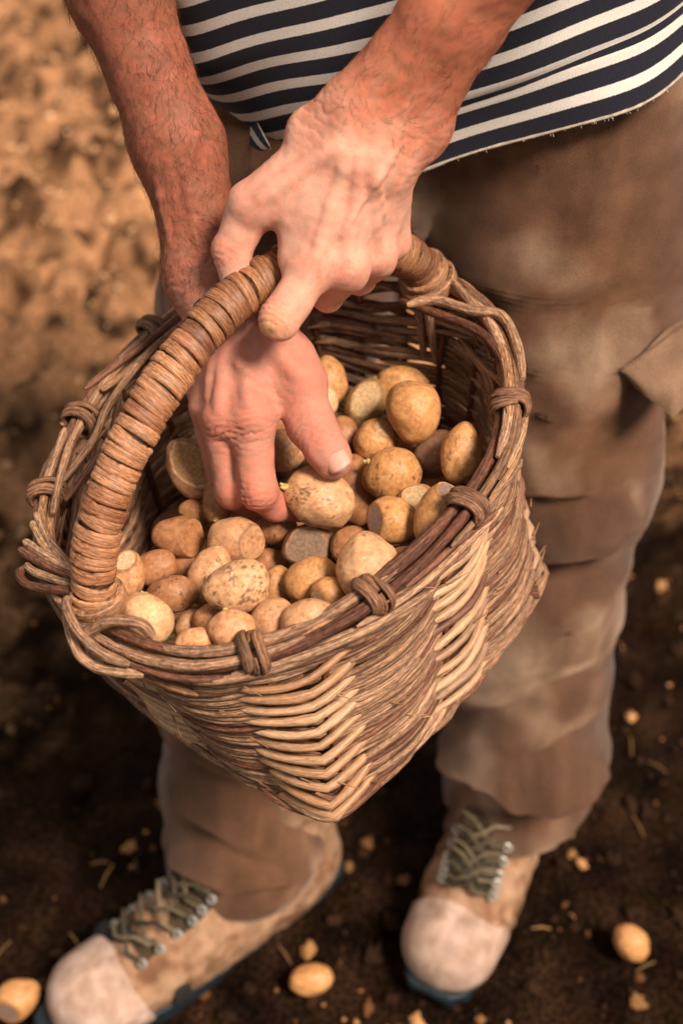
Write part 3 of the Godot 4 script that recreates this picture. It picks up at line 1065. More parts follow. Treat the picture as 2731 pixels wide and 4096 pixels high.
	potato(Vector3(0.0443, 0.6897, -0.7045), Vector3(0.0139, 0.0028, -0.0025), Vector3(-0.0028, 0.0077, -0.0070), Vector3(0.0000, 0.0069, 0.0076), 16, "brown", {"dirt": 0.2}, "small rough brown potato between the upright pale potato and the right rim", "potatoes heaped in the basket")
	potato(Vector3(-0.0239, 0.6641, -0.7464), Vector3(0.0192, 0.0025, -0.0023), Vector3(-0.0029, 0.0124, -0.0112), Vector3(0.0000, 0.0108, 0.0120), 17, "grey", {"cuts": [[Vector3(-0.100, 0.730, 0.661), 0.55, "dull"]]}, "potato with a broad dull grey cut face turned to the viewer, below the held potato", "potatoes heaped in the basket")
	potato(Vector3(0.0068, 0.6732, -0.7386), Vector3(0.0146, 0.0051, -0.0046), Vector3(-0.0055, 0.0088, -0.0079), Vector3(0.0000, 0.0083, 0.0092), 18, "brown", {}, "brown potato peeking out behind the largest pale upright potato", "potatoes heaped in the basket")
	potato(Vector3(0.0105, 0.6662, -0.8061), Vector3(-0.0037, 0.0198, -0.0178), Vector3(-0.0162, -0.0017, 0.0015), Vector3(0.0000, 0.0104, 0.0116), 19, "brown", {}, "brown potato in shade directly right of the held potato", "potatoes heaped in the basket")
	potato(Vector3(-0.0202, 0.6869, -0.6878), Vector3(0.0169, 0.0073, -0.0065), Vector3(-0.0084, 0.0109, -0.0098), Vector3(0.0000, 0.0107, 0.0119), 20, "gold", {}, "plump yellow potato left of the upright pale one, front of the heap", "potatoes heaped in the basket")
	potato(Vector3(-0.0093, 0.6978, -0.6662), Vector3(0.0121, 0.0000, 0.0000), Vector3(0.0000, 0.0080, -0.0072), Vector3(-0.0000, 0.0068, 0.0076), 21, "gold", {"cuts": [[Vector3(-0.550, 0.350, 0.762), 0.86, "grey"]]}, "little yellow potato with a pointed grey gash, wedged against the upright pale potato", "potatoes heaped in the basket")
	potato(Vector3(-0.0445, 0.6935, -0.6455), Vector3(0.0122, 0.0076, -0.0069), Vector3(-0.0092, 0.0081, -0.0073), Vector3(0.0000, 0.0091, 0.0101), 22, "tan", {"eyes": 1}, "left lobe shaped tan potato resting on the front rim", "potatoes heaped in the basket")
	potato(Vector3(-0.0219, 0.7056, -0.6340), Vector3(0.0176, 0.0042, -0.0038), Vector3(-0.0043, 0.0099, -0.0089), Vector3(0.0000, 0.0089, 0.0099), 23, "tan", {"eyes": 1}, "broad pitted tan potato along the front rim, below the plump yellow one", "potatoes heaped in the basket")
	potato(Vector3(-0.1121, 0.6837, -0.8103), Vector3(0.0131, -0.0156, 0.0140), Vector3(0.0146, 0.0068, -0.0061), Vector3(-0.0000, 0.0109, 0.0122), 24, "tan", {"cuts": [[Vector3(0.100, 0.798, 0.587), 0.60, "moss"]]}, "large olive brown cut potato lying flat left of the hand, near the handle", "potatoes heaped in the basket")
	potato(Vector3(-0.0898, 0.6792, -0.7830), Vector3(0.0027, 0.0141, -0.0127), Vector3(-0.0120, 0.0013, -0.0011), Vector3(0.0000, 0.0077, 0.0086), 25, "brown", {"sprouts": [Vector3(-0.100, -0.479, 0.902)], "eyes": 1}, "narrow upright brown potato with a yellow sprout at its bottom, left of the fingers", "potatoes heaped in the basket")
	potato(Vector3(-0.1085, 0.6612, -0.7862), Vector3(0.0122, -0.0033, 0.0030), Vector3(0.0031, 0.0063, -0.0057), Vector3(-0.0000, 0.0058, 0.0064), 26, "brown", {"dirt": 0.5}, "small dark potato fragment sunk between the cut olive one and the sprouting brown one", "potatoes heaped in the basket")
	potato(Vector3(-0.1159, 0.6719, -0.7481), Vector3(0.0204, -0.0027, 0.0024), Vector3(0.0026, 0.0110, -0.0099), Vector3(0.0000, 0.0096, 0.0106), 27, "brown", {"cuts": [[Vector3(0.800, 0.368, 0.409), 0.45, "dark"]]}, "brown potato whose right end is a dark sunken cut, near the handle", "potatoes heaped in the basket")
	potato(Vector3(-0.0739, 0.6791, -0.7368), Vector3(0.0216, -0.0014, 0.0013), Vector3(0.0015, 0.0124, -0.0111), Vector3(-0.0000, 0.0106, 0.0118), 28, "tan", {"cuts": [[Vector3(0.780, 0.327, 0.513), 0.60, "olive"]]}, "tan potato with an oval hollow cut face turned right, centre left of the heap", "potatoes heaped in the basket")
	potato(Vector3(-0.0495, 0.6631, -0.7679), Vector3(0.0172, -0.0011, 0.0010), Vector3(0.0011, 0.0090, -0.0081), Vector3(-0.0000, 0.0077, 0.0086), 29, "brown", {"dirt": 0.45}, "earth speckled potato lying under the fingertips that grip the held potato", "potatoes heaped in the basket")
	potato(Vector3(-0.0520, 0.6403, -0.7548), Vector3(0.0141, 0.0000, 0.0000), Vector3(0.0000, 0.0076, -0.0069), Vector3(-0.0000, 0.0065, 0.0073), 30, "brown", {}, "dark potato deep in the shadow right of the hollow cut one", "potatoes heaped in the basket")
	potato(Vector3(-0.0922, 0.6720, -0.7089), Vector3(0.0073, 0.0149, -0.0134), Vector3(-0.0143, 0.0039, -0.0035), Vector3(0.0000, 0.0097, 0.0107), 31, "tan", {"dirt": 0.15}, "tan potato standing behind the blotched one at the front left", "potatoes heaped in the basket")
	potato(Vector3(-0.1132, 0.6525, -0.7367), Vector3(0.0113, 0.0000, 0.0000), Vector3(0.0000, 0.0070, -0.0063), Vector3(-0.0000, 0.0060, 0.0067), 32, "brown", {}, "small brown potato squeezed behind the standing tan one at left", "potatoes heaped in the basket")
	potato(Vector3(-0.0695, 0.7024, -0.6673), Vector3(0.0226, 0.0036, -0.0032), Vector3(-0.0037, 0.0128, -0.0115), Vector3(0.0000, 0.0112, 0.0124), 33, "pale", {"sprouts": [Vector3(-0.350, -0.260, 0.907)], "dirt": 0.12, "blotch": 1}, "big potato with grey brown blotches on its skin, topmost at the front", "potatoes heaped in the basket")
	potato(Vector3(-0.0443, 0.6720, -0.6968), Vector3(0.0014, 0.0116, -0.0105), Vector3(-0.0120, 0.0008, -0.0007), Vector3(0.0000, 0.0077, 0.0085), 34, "gold", {"dirt": 0.2}, "yellow potato between the blotched one and the plump yellow one", "potatoes heaped in the basket")
	potato(Vector3(-0.1326, 0.6617, -0.7272), Vector3(0.0158, 0.0043, -0.0038), Vector3(-0.0045, 0.0091, -0.0082), Vector3(-0.0000, 0.0083, 0.0092), 35, "brown", {}, "dull brown potato at the left behind the dark speckled oblong one", "potatoes heaped in the basket")
	potato(Vector3(-0.1503, 0.6691, -0.7117), Vector3(0.0006, 0.0132, -0.0118), Vector3(-0.0128, 0.0003, -0.0003), Vector3(0.0000, 0.0082, 0.0091), 36, "peach", {"cuts": [[Vector3(-0.100, 0.983, 0.165), 0.78, "white"]]}, "orange skinned potato with a peeled white patch, right beside the wrapped handle foot", "potatoes heaped in the basket")
	potato(Vector3(-0.1177, 0.6715, -0.6905), Vector3(0.0182, 0.0029, -0.0026), Vector3(-0.0028, 0.0098, -0.0088), Vector3(0.0000, 0.0086, 0.0095), 37, "brown", {"sprouts": [Vector3(-0.950, 0.268, 0.297)], "dirt": 0.25}, "oblong brown speckled potato with a green yellow sprout at its left end", "potatoes heaped in the basket")
	potato(Vector3(-0.1294, 0.6829, -0.6572), Vector3(0.0142, -0.0089, 0.0080), Vector3(0.0101, 0.0089, -0.0080), Vector3(0.0000, 0.0100, 0.0111), 38, "pale", {"peel": 1}, "pale potato with partly scraped skin at the lower left beside the handle foot", "potatoes heaped in the basket")
	potato(Vector3(-0.1052, 0.6603, -0.6715), Vector3(0.0041, 0.0083, -0.0075), Vector3(-0.0078, 0.0021, -0.0019), Vector3(-0.0000, 0.0053, 0.0059), 39, "tan", {}, "narrow wedge shaped tan potato standing in the gap at the front left", "potatoes heaped in the basket")
	potato(Vector3(-0.0896, 0.6725, -0.6672), Vector3(0.0095, 0.0059, -0.0053), Vector3(-0.0059, 0.0052, -0.0047), Vector3(0.0000, 0.0058, 0.0064), 40, "brown", {}, "small reddish brown potato under the blotched one", "potatoes heaped in the basket")
	potato(Vector3(-0.0591, 0.6791, -0.6641), Vector3(0.0110, 0.0030, -0.0027), Vector3(-0.0033, 0.0067, -0.0061), Vector3(-0.0000, 0.0061, 0.0068), 41, "brown", {"dirt": 0.2}, "small rough potato between the blotched one and the left tan one on the rim", "potatoes heaped in the basket")
	potato(Vector3(-0.0704, 0.7009, -0.6300), Vector3(0.0152, 0.0020, -0.0018), Vector3(-0.0023, 0.0096, -0.0087), Vector3(0.0000, 0.0084, 0.0093), 42, "peach", {"eyes": 1}, "small bright smooth potato at the front edge beside the rim binding", "potatoes heaped in the basket")
	potato(Vector3(-0.0945, 0.6906, -0.6289), Vector3(0.0140, 0.0015, -0.0013), Vector3(-0.0013, 0.0066, -0.0060), Vector3(0.0000, 0.0057, 0.0064), 43, "peach", {}, "potato mostly hidden behind the front rim, left of the bright smooth one", "potatoes heaped in the basket")
	potato(Vector3(-0.0435, 0.6856, -0.8309), Vector3(0.0173, 0.0047, -0.0042), Vector3(-0.0056, 0.0115, -0.0103), Vector3(-0.0000, 0.0105, 0.0116), 44, "tan", {"sprouts": [Vector3(-0.500, 0.825, -0.205)], "dirt": 0.25}, "tan potato between thumb and fingers, touching the held potato from behind", "potatoes heaped in the basket")
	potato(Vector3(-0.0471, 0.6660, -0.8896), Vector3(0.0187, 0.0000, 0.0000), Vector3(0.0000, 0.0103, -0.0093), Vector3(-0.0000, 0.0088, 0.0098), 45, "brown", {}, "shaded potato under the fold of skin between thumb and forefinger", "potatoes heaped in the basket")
	potato(Vector3(-0.0158, 0.7009, -0.7593), Vector3(0.0226, -0.0105, 0.0094), Vector3(0.0112, 0.0133, -0.0120), Vector3(0.0000, 0.0134, 0.0149), 60, "pale", {"sprouts": [Vector3(-0.920, 0.457, 0.059)], "dirt": 0.32}, "speckled pale potato held between thumb and fingertips over the heap", "potatoes heaped in the basket")
	potato(Vector3(-0.3307, 0.0320, -0.7440), Vector3(0.0223, 0.0096, -0.0086), Vector3(-0.0102, 0.0131, -0.0118), Vector3(0.0000, 0.0130, 0.0144), 70, "gold", {"cuts": [[Vector3(-0.300, 0.164, 0.929), 0.72, "grey"]]}, "cut potato lying on dark soil in front of the boot toe at bottom left", "potatoes lying on the ground")
	potato(Vector3(-0.0307, 0.0240, -0.7709), Vector3(0.0231, 0.0030, -0.0027), Vector3(-0.0028, 0.0119, -0.0107), Vector3(-0.0000, 0.0103, 0.0115), 71, "gold", {}, "oval yellow potato on the dark soil between the two boots", "potatoes lying on the ground")
	potato(Vector3(0.3064, 0.0260, -0.8126), Vector3(0.0136, -0.0120, 0.0108), Vector3(0.0134, 0.0084, -0.0075), Vector3(0.0000, 0.0111, 0.0123), 72, "gold", {}, "yellow potato on the dark soil right of the dusty boot", "potatoes lying on the ground")
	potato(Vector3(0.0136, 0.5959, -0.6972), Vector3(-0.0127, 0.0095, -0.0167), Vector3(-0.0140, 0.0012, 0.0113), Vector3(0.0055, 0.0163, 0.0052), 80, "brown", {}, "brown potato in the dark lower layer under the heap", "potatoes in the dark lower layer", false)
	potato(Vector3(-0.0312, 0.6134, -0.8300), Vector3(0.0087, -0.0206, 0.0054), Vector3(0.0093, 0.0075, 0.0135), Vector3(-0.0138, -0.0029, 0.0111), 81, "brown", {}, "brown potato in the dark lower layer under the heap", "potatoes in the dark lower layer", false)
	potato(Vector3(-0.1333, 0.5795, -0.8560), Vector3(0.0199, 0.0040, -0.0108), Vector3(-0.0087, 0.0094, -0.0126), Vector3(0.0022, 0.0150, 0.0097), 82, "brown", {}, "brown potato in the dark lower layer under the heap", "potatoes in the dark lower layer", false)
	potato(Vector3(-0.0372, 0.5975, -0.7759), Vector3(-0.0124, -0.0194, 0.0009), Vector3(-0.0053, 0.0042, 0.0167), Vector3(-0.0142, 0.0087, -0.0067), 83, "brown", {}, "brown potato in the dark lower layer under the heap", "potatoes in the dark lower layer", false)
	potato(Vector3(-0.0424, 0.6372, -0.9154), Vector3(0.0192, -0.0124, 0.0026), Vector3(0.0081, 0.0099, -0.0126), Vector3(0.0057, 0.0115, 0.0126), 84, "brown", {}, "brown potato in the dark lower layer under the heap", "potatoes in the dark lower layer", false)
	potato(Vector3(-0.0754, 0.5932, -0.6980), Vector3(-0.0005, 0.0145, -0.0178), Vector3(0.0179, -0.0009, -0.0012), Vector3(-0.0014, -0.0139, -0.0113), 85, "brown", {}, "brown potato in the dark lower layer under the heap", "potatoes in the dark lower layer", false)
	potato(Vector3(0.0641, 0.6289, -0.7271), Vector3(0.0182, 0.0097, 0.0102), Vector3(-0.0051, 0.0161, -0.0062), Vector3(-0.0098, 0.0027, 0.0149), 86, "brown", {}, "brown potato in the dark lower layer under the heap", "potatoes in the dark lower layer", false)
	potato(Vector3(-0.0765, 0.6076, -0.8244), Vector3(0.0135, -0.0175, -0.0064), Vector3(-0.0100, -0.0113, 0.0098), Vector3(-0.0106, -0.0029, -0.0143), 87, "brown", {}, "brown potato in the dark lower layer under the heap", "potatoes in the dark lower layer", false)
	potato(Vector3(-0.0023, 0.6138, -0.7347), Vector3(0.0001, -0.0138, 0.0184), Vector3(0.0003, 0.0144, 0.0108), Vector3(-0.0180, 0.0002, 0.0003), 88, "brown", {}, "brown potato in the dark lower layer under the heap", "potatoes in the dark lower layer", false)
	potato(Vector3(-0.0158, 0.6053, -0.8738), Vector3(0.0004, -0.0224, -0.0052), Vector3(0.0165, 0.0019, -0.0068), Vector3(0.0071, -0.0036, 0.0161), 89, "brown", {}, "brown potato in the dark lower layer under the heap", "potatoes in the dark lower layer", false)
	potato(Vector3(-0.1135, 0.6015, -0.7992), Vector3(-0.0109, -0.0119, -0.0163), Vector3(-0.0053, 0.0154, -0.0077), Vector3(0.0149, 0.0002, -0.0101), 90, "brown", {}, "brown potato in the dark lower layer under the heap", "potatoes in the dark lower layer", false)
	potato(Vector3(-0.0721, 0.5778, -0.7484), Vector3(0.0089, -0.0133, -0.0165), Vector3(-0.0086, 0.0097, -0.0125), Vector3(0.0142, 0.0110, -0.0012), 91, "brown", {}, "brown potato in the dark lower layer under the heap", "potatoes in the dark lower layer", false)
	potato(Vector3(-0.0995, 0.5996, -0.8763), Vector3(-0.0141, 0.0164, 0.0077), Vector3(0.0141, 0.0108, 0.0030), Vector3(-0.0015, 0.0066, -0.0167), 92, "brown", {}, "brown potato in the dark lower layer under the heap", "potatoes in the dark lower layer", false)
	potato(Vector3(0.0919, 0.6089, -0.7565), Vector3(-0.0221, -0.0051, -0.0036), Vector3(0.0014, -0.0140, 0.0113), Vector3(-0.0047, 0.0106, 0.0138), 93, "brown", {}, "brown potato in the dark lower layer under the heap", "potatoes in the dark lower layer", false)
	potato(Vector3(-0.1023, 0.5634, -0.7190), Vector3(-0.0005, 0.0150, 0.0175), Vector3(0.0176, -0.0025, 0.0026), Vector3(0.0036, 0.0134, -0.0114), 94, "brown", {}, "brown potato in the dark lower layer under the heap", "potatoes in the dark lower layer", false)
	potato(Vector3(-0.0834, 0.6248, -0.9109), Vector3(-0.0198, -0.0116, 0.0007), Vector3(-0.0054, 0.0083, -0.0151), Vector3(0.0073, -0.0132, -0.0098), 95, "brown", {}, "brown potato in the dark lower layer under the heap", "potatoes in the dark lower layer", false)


# ---------------------------------------------------------------- the man
func bones(f: Field, list: Array) -> void:
	for b in list:
		f.cap(b[0], b[1], b[2], b[3], b[4])


func near_line(p: Vector3, a: Vector3, b: Vector3) -> float:
	var ba := b - a
	return (p - a - ba * clampf((p - a).dot(ba) / ba.length_squared(), 0.0, 1.0)).length()


func left_arm() -> Field:  # the hand that carries the basket
	var f := Field.new(Vector3(-0.125, 0.745, -1.01), Vector3(0.235, 1.20, -0.765), 0.0016)
	var w := Vector3(0.0240, 0.9328, -0.8645)
	var el := Vector3(0.185, 1.155, -0.86)
	# forearm: radius and ulna sides, muscle towards the elbow
	bones(f, [
		[Vector3(0.0079, 0.9434, -0.8606), Vector3(0.0607, 1.0089, -0.8658), 0.0222, 0.0215, 0.015],
		[Vector3(0.0445, 0.9260, -0.8718), Vector3(0.0770, 0.9925, -0.8779), 0.0222, 0.0215, 0.015],
		[Vector3(0.0607, 1.0089, -0.8658), el, 0.0215, 0.030, 0.015],
		[Vector3(0.0770, 0.9925, -0.8779), el, 0.0215, 0.030, 0.015],
		[w, Vector3(0.0694, 0.9983, -0.8764), 0.024, 0.0235, 0.015],
		[Vector3(0.0592, 0.9272, -0.8769), Vector3(0.0552, 0.9260, -0.8718), 0.0145, 0.014, 0.012],
		# wrist into the back of the hand
		[Vector3(0.0088, 0.9421, -0.8594), Vector3(0.0023, 0.9227, -0.8420), 0.0215, 0.017, 0.02],
		[Vector3(0.0408, 0.9260, -0.8718), Vector3(0.0305, 0.9134, -0.8537), 0.0215, 0.017, 0.02],
		[w, Vector3(0.0154, 0.9161, -0.8427), 0.022, 0.019, 0.02],
		# metacarpals
		[Vector3(0.0017, 0.9234, -0.8466), Vector3(-0.0179, 0.8589, -0.8114), 0.0145, 0.0135, 0.012],
		[Vector3(0.0116, 0.9244, -0.8448), Vector3(0.0041, 0.8544, -0.8154), 0.0145, 0.0132, 0.012],
		[Vector3(0.0217, 0.9204, -0.8493), Vector3(0.0232, 0.8482, -0.8395), 0.0145, 0.0125, 0.012],
		[Vector3(0.0306, 0.9135, -0.8565), Vector3(0.0354, 0.8435, -0.8675), 0.0145, 0.012, 0.012],
		# flesh of the palm under them
		[Vector3(0.0046, 0.9066, -0.8544), Vector3(-0.0115, 0.8611, -0.8363), 0.018, 0.015, 0.02],
		[Vector3(0.0221, 0.9010, -0.8588), Vector3(0.0199, 0.8534, -0.8603), 0.018, 0.015, 0.02],
		# ball of the thumb and the web to the forefinger
		[Vector3(-0.0069, 0.9134, -0.8537), Vector3(-0.0417, 0.8959, -0.8447), 0.0205, 0.0165, 0.02],
		[Vector3(-0.0103, 0.9186, -0.8558), Vector3(-0.0240, 0.9321, -0.8598), 0.017, 0.012, 0.02],
		[Vector3(-0.0359, 0.8937, -0.8428), Vector3(-0.0142, 0.8776, -0.8310), 0.0145, 0.0135, 0.02],
		[Vector3(-0.0242, 0.9017, -0.8459), Vector3(-0.0040, 0.8898, -0.8326), 0.016, 0.015, 0.02],
		# thumb
		[Vector3(-0.0417, 0.8959, -0.8447), Vector3(-0.0598, 0.8875, -0.8412), 0.0165, 0.0152, 0.012],
		[Vector3(-0.0598, 0.8875, -0.8412), Vector3(-0.0735, 0.8591, -0.8318), 0.0150, 0.0134, 0.008],
		[Vector3(-0.0740, 0.8595, -0.8322), Vector3(-0.0707, 0.8401, -0.8227), 0.0134, 0.0112, 0.003],
		[Vector3(-0.0244, 0.8879, -0.8416), Vector3(-0.0279, 0.8610, -0.8200), 0.0165, 0.0150, 0.008],
		# forefinger
		[Vector3(-0.0179, 0.8589, -0.8114), Vector3(-0.0407, 0.8372, -0.7812), 0.0146, 0.0134, 0.008],
		[Vector3(-0.0407, 0.8372, -0.7812), Vector3(-0.0373, 0.8245, -0.8114), 0.0126, 0.0105, 0.004],
		[Vector3(-0.0373, 0.8245, -0.8114), Vector3(-0.0354, 0.8227, -0.8475), 0.0105, 0.0085, 0.004],
		# middle finger
		[Vector3(0.0041, 0.8544, -0.8154), Vector3(-0.0096, 0.8229, -0.8329), 0.0135, 0.0116, 0.010],
		[Vector3(-0.0096, 0.8229, -0.8329), Vector3(-0.0173, 0.8139, -0.8611), 0.0112, 0.0100, 0.004],
		[Vector3(-0.0173, 0.8139, -0.8611), Vector3(-0.0144, 0.8212, -0.8811), 0.0100, 0.0080, 0.004],
		# ring finger
		[Vector3(0.0232, 0.8482, -0.8395), Vector3(0.0129, 0.8206, -0.8563), 0.0125, 0.0110, 0.010],
		[Vector3(0.0129, 0.8206, -0.8563), Vector3(0.0035, 0.8104, -0.8849), 0.0108, 0.0094, 0.004],
		[Vector3(0.0035, 0.8104, -0.8849), Vector3(0.0026, 0.8188, -0.9058), 0.0094, 0.0078, 0.004],
		# little finger
		[Vector3(0.0354, 0.8435, -0.8675), Vector3(0.0275, 0.8187, -0.8788), 0.0115, 0.0100, 0.006],
		[Vector3(0.0275, 0.8187, -0.8788), Vector3(0.0212, 0.8084, -0.9046), 0.0096, 0.0086, 0.004],
		[Vector3(0.0212, 0.8084, -0.9046), Vector3(0.0220, 0.8155, -0.9204), 0.0086, 0.007, 0.004],
	])
	# knuckles
	for k in [[Vector3(-0.0172, 0.8651, -0.8049), 0.0088], [Vector3(0.0046, 0.8611, -0.8080), 0.0090], [Vector3(0.0230, 0.8543, -0.8329), 0.0080], [Vector3(0.0357, 0.8491, -0.8605), 0.0072], [Vector3(-0.0558, 0.8920, -0.8345), 0.0085]]:
		f.cap(k[0], k[0], k[1], k[1], 0.012)
	# tendons and veins on the back of the hand
	for t in [
		[[Vector3(0.0118, 0.9227, -0.8352), Vector3(0.0080, 0.8949, -0.8237), Vector3(0.0037, 0.8659, -0.8110)], 0.0022, 0.006], [[Vector3(0.0031, 0.9227, -0.8352), Vector3(-0.0068, 0.8949, -0.8237), Vector3(-0.0160, 0.8690, -0.8071)], 0.0019, 0.006], [[Vector3(0.0200, 0.9220, -0.8346), Vector3(0.0219, 0.8898, -0.8326), Vector3(0.0223, 0.8608, -0.8334)], 0.0022, 0.006],
		[[Vector3(-0.0040, 0.9249, -0.8439), Vector3(-0.0268, 0.9119, -0.8389), Vector3(-0.0512, 0.8971, -0.8323)], 0.0024, 0.008],
		[[Vector3(0.0371, 0.9270, -0.8458), Vector3(0.0238, 0.9101, -0.8306), Vector3(0.0279, 0.8782, -0.8356)], 0.0013, 0.004], [[Vector3(0.0238, 0.9101, -0.8306), Vector3(0.0125, 0.8971, -0.8256), Vector3(0.0003, 0.8770, -0.8183)], 0.0012, 0.004],
		[[Vector3(0.0343, 0.9280, -0.8467), Vector3(0.0406, 0.9457, -0.8559)], 0.0015, 0.004],
	]:
		f.ridge(t[0], t[1], t[2])
	return f


func right_arm() -> Field:  # the hand down in the potatoes
	var f := Field.new(Vector3(-0.225, 0.60, -1.06), Vector3(0.04, 1.16, -0.72), 0.0016)
	var el := Vector3(-0.19, 1.11, -0.975)
	bones(f, [
		[Vector3(-0.1212, 0.8933, -0.9164), Vector3(-0.1597, 0.9848, -0.9585), 0.0235, 0.0245, 0.02],
		[Vector3(-0.1095, 0.8909, -0.9210), Vector3(-0.1450, 0.9829, -0.9634), 0.0225, 0.0240, 0.02],
		[Vector3(-0.1597, 0.9848, -0.9585), el, 0.0245, 0.032, 0.02],
		[Vector3(-0.1450, 0.9829, -0.9634), el, 0.0240, 0.032, 0.02],
		[Vector3(-0.1212, 0.8933, -0.9164), Vector3(-0.1050, 0.8215, -0.8720), 0.0235, 0.0180, 0.02],
		[Vector3(-0.1095, 0.8909, -0.9210), Vector3(-0.0838, 0.8199, -0.8745), 0.0225, 0.0180, 0.02],
		[Vector3(-0.1074, 0.8107, -0.8689), Vector3(-0.1074, 0.8095, -0.8679), 0.0165, 0.0165, 0.012],
		# wrist
		[Vector3(-0.1050, 0.8204, -0.8709), Vector3(-0.0907, 0.7892, -0.8429), 0.0180, 0.017, 0.02],
		[Vector3(-0.0838, 0.8187, -0.8735), Vector3(-0.0678, 0.7909, -0.8404), 0.0180, 0.017, 0.02],
		[Vector3(-0.0938, 0.8204, -0.8709), Vector3(-0.0784, 0.7909, -0.8350), 0.020, 0.018, 0.02],
		# metacarpals
		[Vector3(-0.0690, 0.7932, -0.8343), Vector3(-0.0624, 0.7573, -0.7805), 0.0155, 0.0150, 0.014],
		[Vector3(-0.0781, 0.7943, -0.8327), Vector3(-0.0831, 0.7494, -0.7842), 0.0155, 0.0145, 0.014],
		[Vector3(-0.0864, 0.7886, -0.8383), Vector3(-0.0947, 0.7446, -0.8068), 0.0155, 0.0135, 0.014],
		[Vector3(-0.0922, 0.7794, -0.8461), Vector3(-0.0998, 0.7418, -0.8311), 0.0150, 0.0125, 0.014],
		[Vector3(-0.0721, 0.7701, -0.8431), Vector3(-0.0748, 0.7433, -0.8110), 0.018, 0.016, 0.02],
		# ball of the thumb, web
		[Vector3(-0.0601, 0.7921, -0.8414), Vector3(-0.0397, 0.7755, -0.8171), 0.0205, 0.0190, 0.02],
		[Vector3(-0.0397, 0.7755, -0.8171), Vector3(-0.0294, 0.7682, -0.8038), 0.0190, 0.0165, 0.015],
		[Vector3(-0.0445, 0.7725, -0.8211), Vector3(-0.0599, 0.7611, -0.8081), 0.0145, 0.0135, 0.018],
		[Vector3(-0.0569, 0.7806, -0.8284), Vector3(-0.0658, 0.7704, -0.8111), 0.017, 0.015, 0.02],
		# thumb
		[Vector3(-0.0300, 0.7687, -0.8042), Vector3(-0.0214, 0.7478, -0.7827), 0.0182, 0.0160, 0.010],
		[Vector3(-0.0214, 0.7478, -0.7827), Vector3(-0.0109, 0.7392, -0.7669), 0.0158, 0.0150, 0.008],
		[Vector3(-0.0109, 0.7392, -0.7669), Vector3(-0.0055, 0.7341, -0.7596), 0.0146, 0.0130, 0.006],
		# forefinger
		[Vector3(-0.0624, 0.7573, -0.7805), Vector3(-0.0588, 0.7113, -0.7526), 0.0150, 0.0130, 0.010],
		[Vector3(-0.0588, 0.7113, -0.7526), Vector3(-0.0474, 0.6925, -0.7599), 0.0128, 0.0112, 0.004],
		[Vector3(-0.0474, 0.6925, -0.7599), Vector3(-0.0303, 0.6804, -0.7678), 0.0112, 0.0090, 0.004],
		# middle finger
		[Vector3(-0.0858, 0.7476, -0.7865), Vector3(-0.0774, 0.6982, -0.7676), 0.0138, 0.0122, 0.003],
		[Vector3(-0.0774, 0.6982, -0.7676), Vector3(-0.0640, 0.6727, -0.7797), 0.0120, 0.0106, 0.003],
		[Vector3(-0.0640, 0.6727, -0.7797), Vector3(-0.0465, 0.6638, -0.7824), 0.0106, 0.0086, 0.003],
		# ring finger
		[Vector3(-0.0947, 0.7446, -0.8068), Vector3(-0.0884, 0.6917, -0.7968), 0.0132, 0.0115, 0.005],
		[Vector3(-0.0884, 0.6917, -0.7968), Vector3(-0.0784, 0.6639, -0.8068), 0.0112, 0.0098, 0.003],
		[Vector3(-0.0784, 0.6639, -0.8068), Vector3(-0.0644, 0.6529, -0.8143), 0.0098, 0.008, 0.003],
		# little finger
		[Vector3(-0.0998, 0.7418, -0.8311), Vector3(-0.0968, 0.6933, -0.8278), 0.0118, 0.0102, 0.005],
		[Vector3(-0.0968, 0.6933, -0.8278), Vector3(-0.0881, 0.6694, -0.8359), 0.0100, 0.0086, 0.003],
		[Vector3(-0.0881, 0.6694, -0.8359), Vector3(-0.0771, 0.6605, -0.8413), 0.0086, 0.007, 0.003],
	])
	f.cap(Vector3(-0.0796, 0.7547, -0.7621), Vector3(-0.0773, 0.7340, -0.7541), 0.0012, 0.0022, 0.004, true)
	f.cap(Vector3(-0.0773, 0.7340, -0.7541), Vector3(-0.0709, 0.7081, -0.7470), 0.0022, 0.0026, 0.004, true)
	for k in [[Vector3(-0.0636, 0.7643, -0.7740), 0.0085], [Vector3(-0.0835, 0.7570, -0.7775), 0.0085], [Vector3(-0.0950, 0.7519, -0.7999), 0.0075], [Vector3(-0.0273, 0.7751, -0.7965), 0.0085], [Vector3(-0.0571, 0.7175, -0.7474), 0.0085], [Vector3(-0.0771, 0.7048, -0.7628), 0.008], [Vector3(-0.0188, 0.7506, -0.7744), 0.0088]]:
		f.cap(k[0], k[0], k[1], k[1], 0.012)
	for t in [
		[[Vector3(-0.0722, 0.7921, -0.8253), Vector3(-0.0679, 0.7810, -0.8018), Vector3(-0.0633, 0.7660, -0.7816)], 0.0024, 0.006], [[Vector3(-0.0793, 0.7921, -0.8253), Vector3(-0.0823, 0.7727, -0.8079), Vector3(-0.0842, 0.7546, -0.7915)], 0.0024, 0.006], [[Vector3(-0.0563, 0.7944, -0.8273), Vector3(-0.0318, 0.7727, -0.8079)], 0.0030, 0.008],
		[[Vector3(-0.0869, 0.7909, -0.8243), Vector3(-0.0927, 0.7553, -0.8056)], 0.0020, 0.006], [[Vector3(-0.0747, 0.7796, -0.8140), Vector3(-0.0563, 0.7682, -0.8038)], 0.0016, 0.004],
		[[Vector3(-0.1007, 0.8410, -0.8693), Vector3(-0.1077, 0.8872, -0.8840)], 0.0013, 0.005],
		[[Vector3(-0.1077, 0.8872, -0.8840), Vector3(-0.0996, 0.9073, -0.9021)], 0.0012, 0.005], [[Vector3(-0.1191, 0.8410, -0.8693), Vector3(-0.1279, 0.8778, -0.8890)], 0.0012, 0.005],
	]:
		f.ridge(t[0], t[1], t[2])
	return f


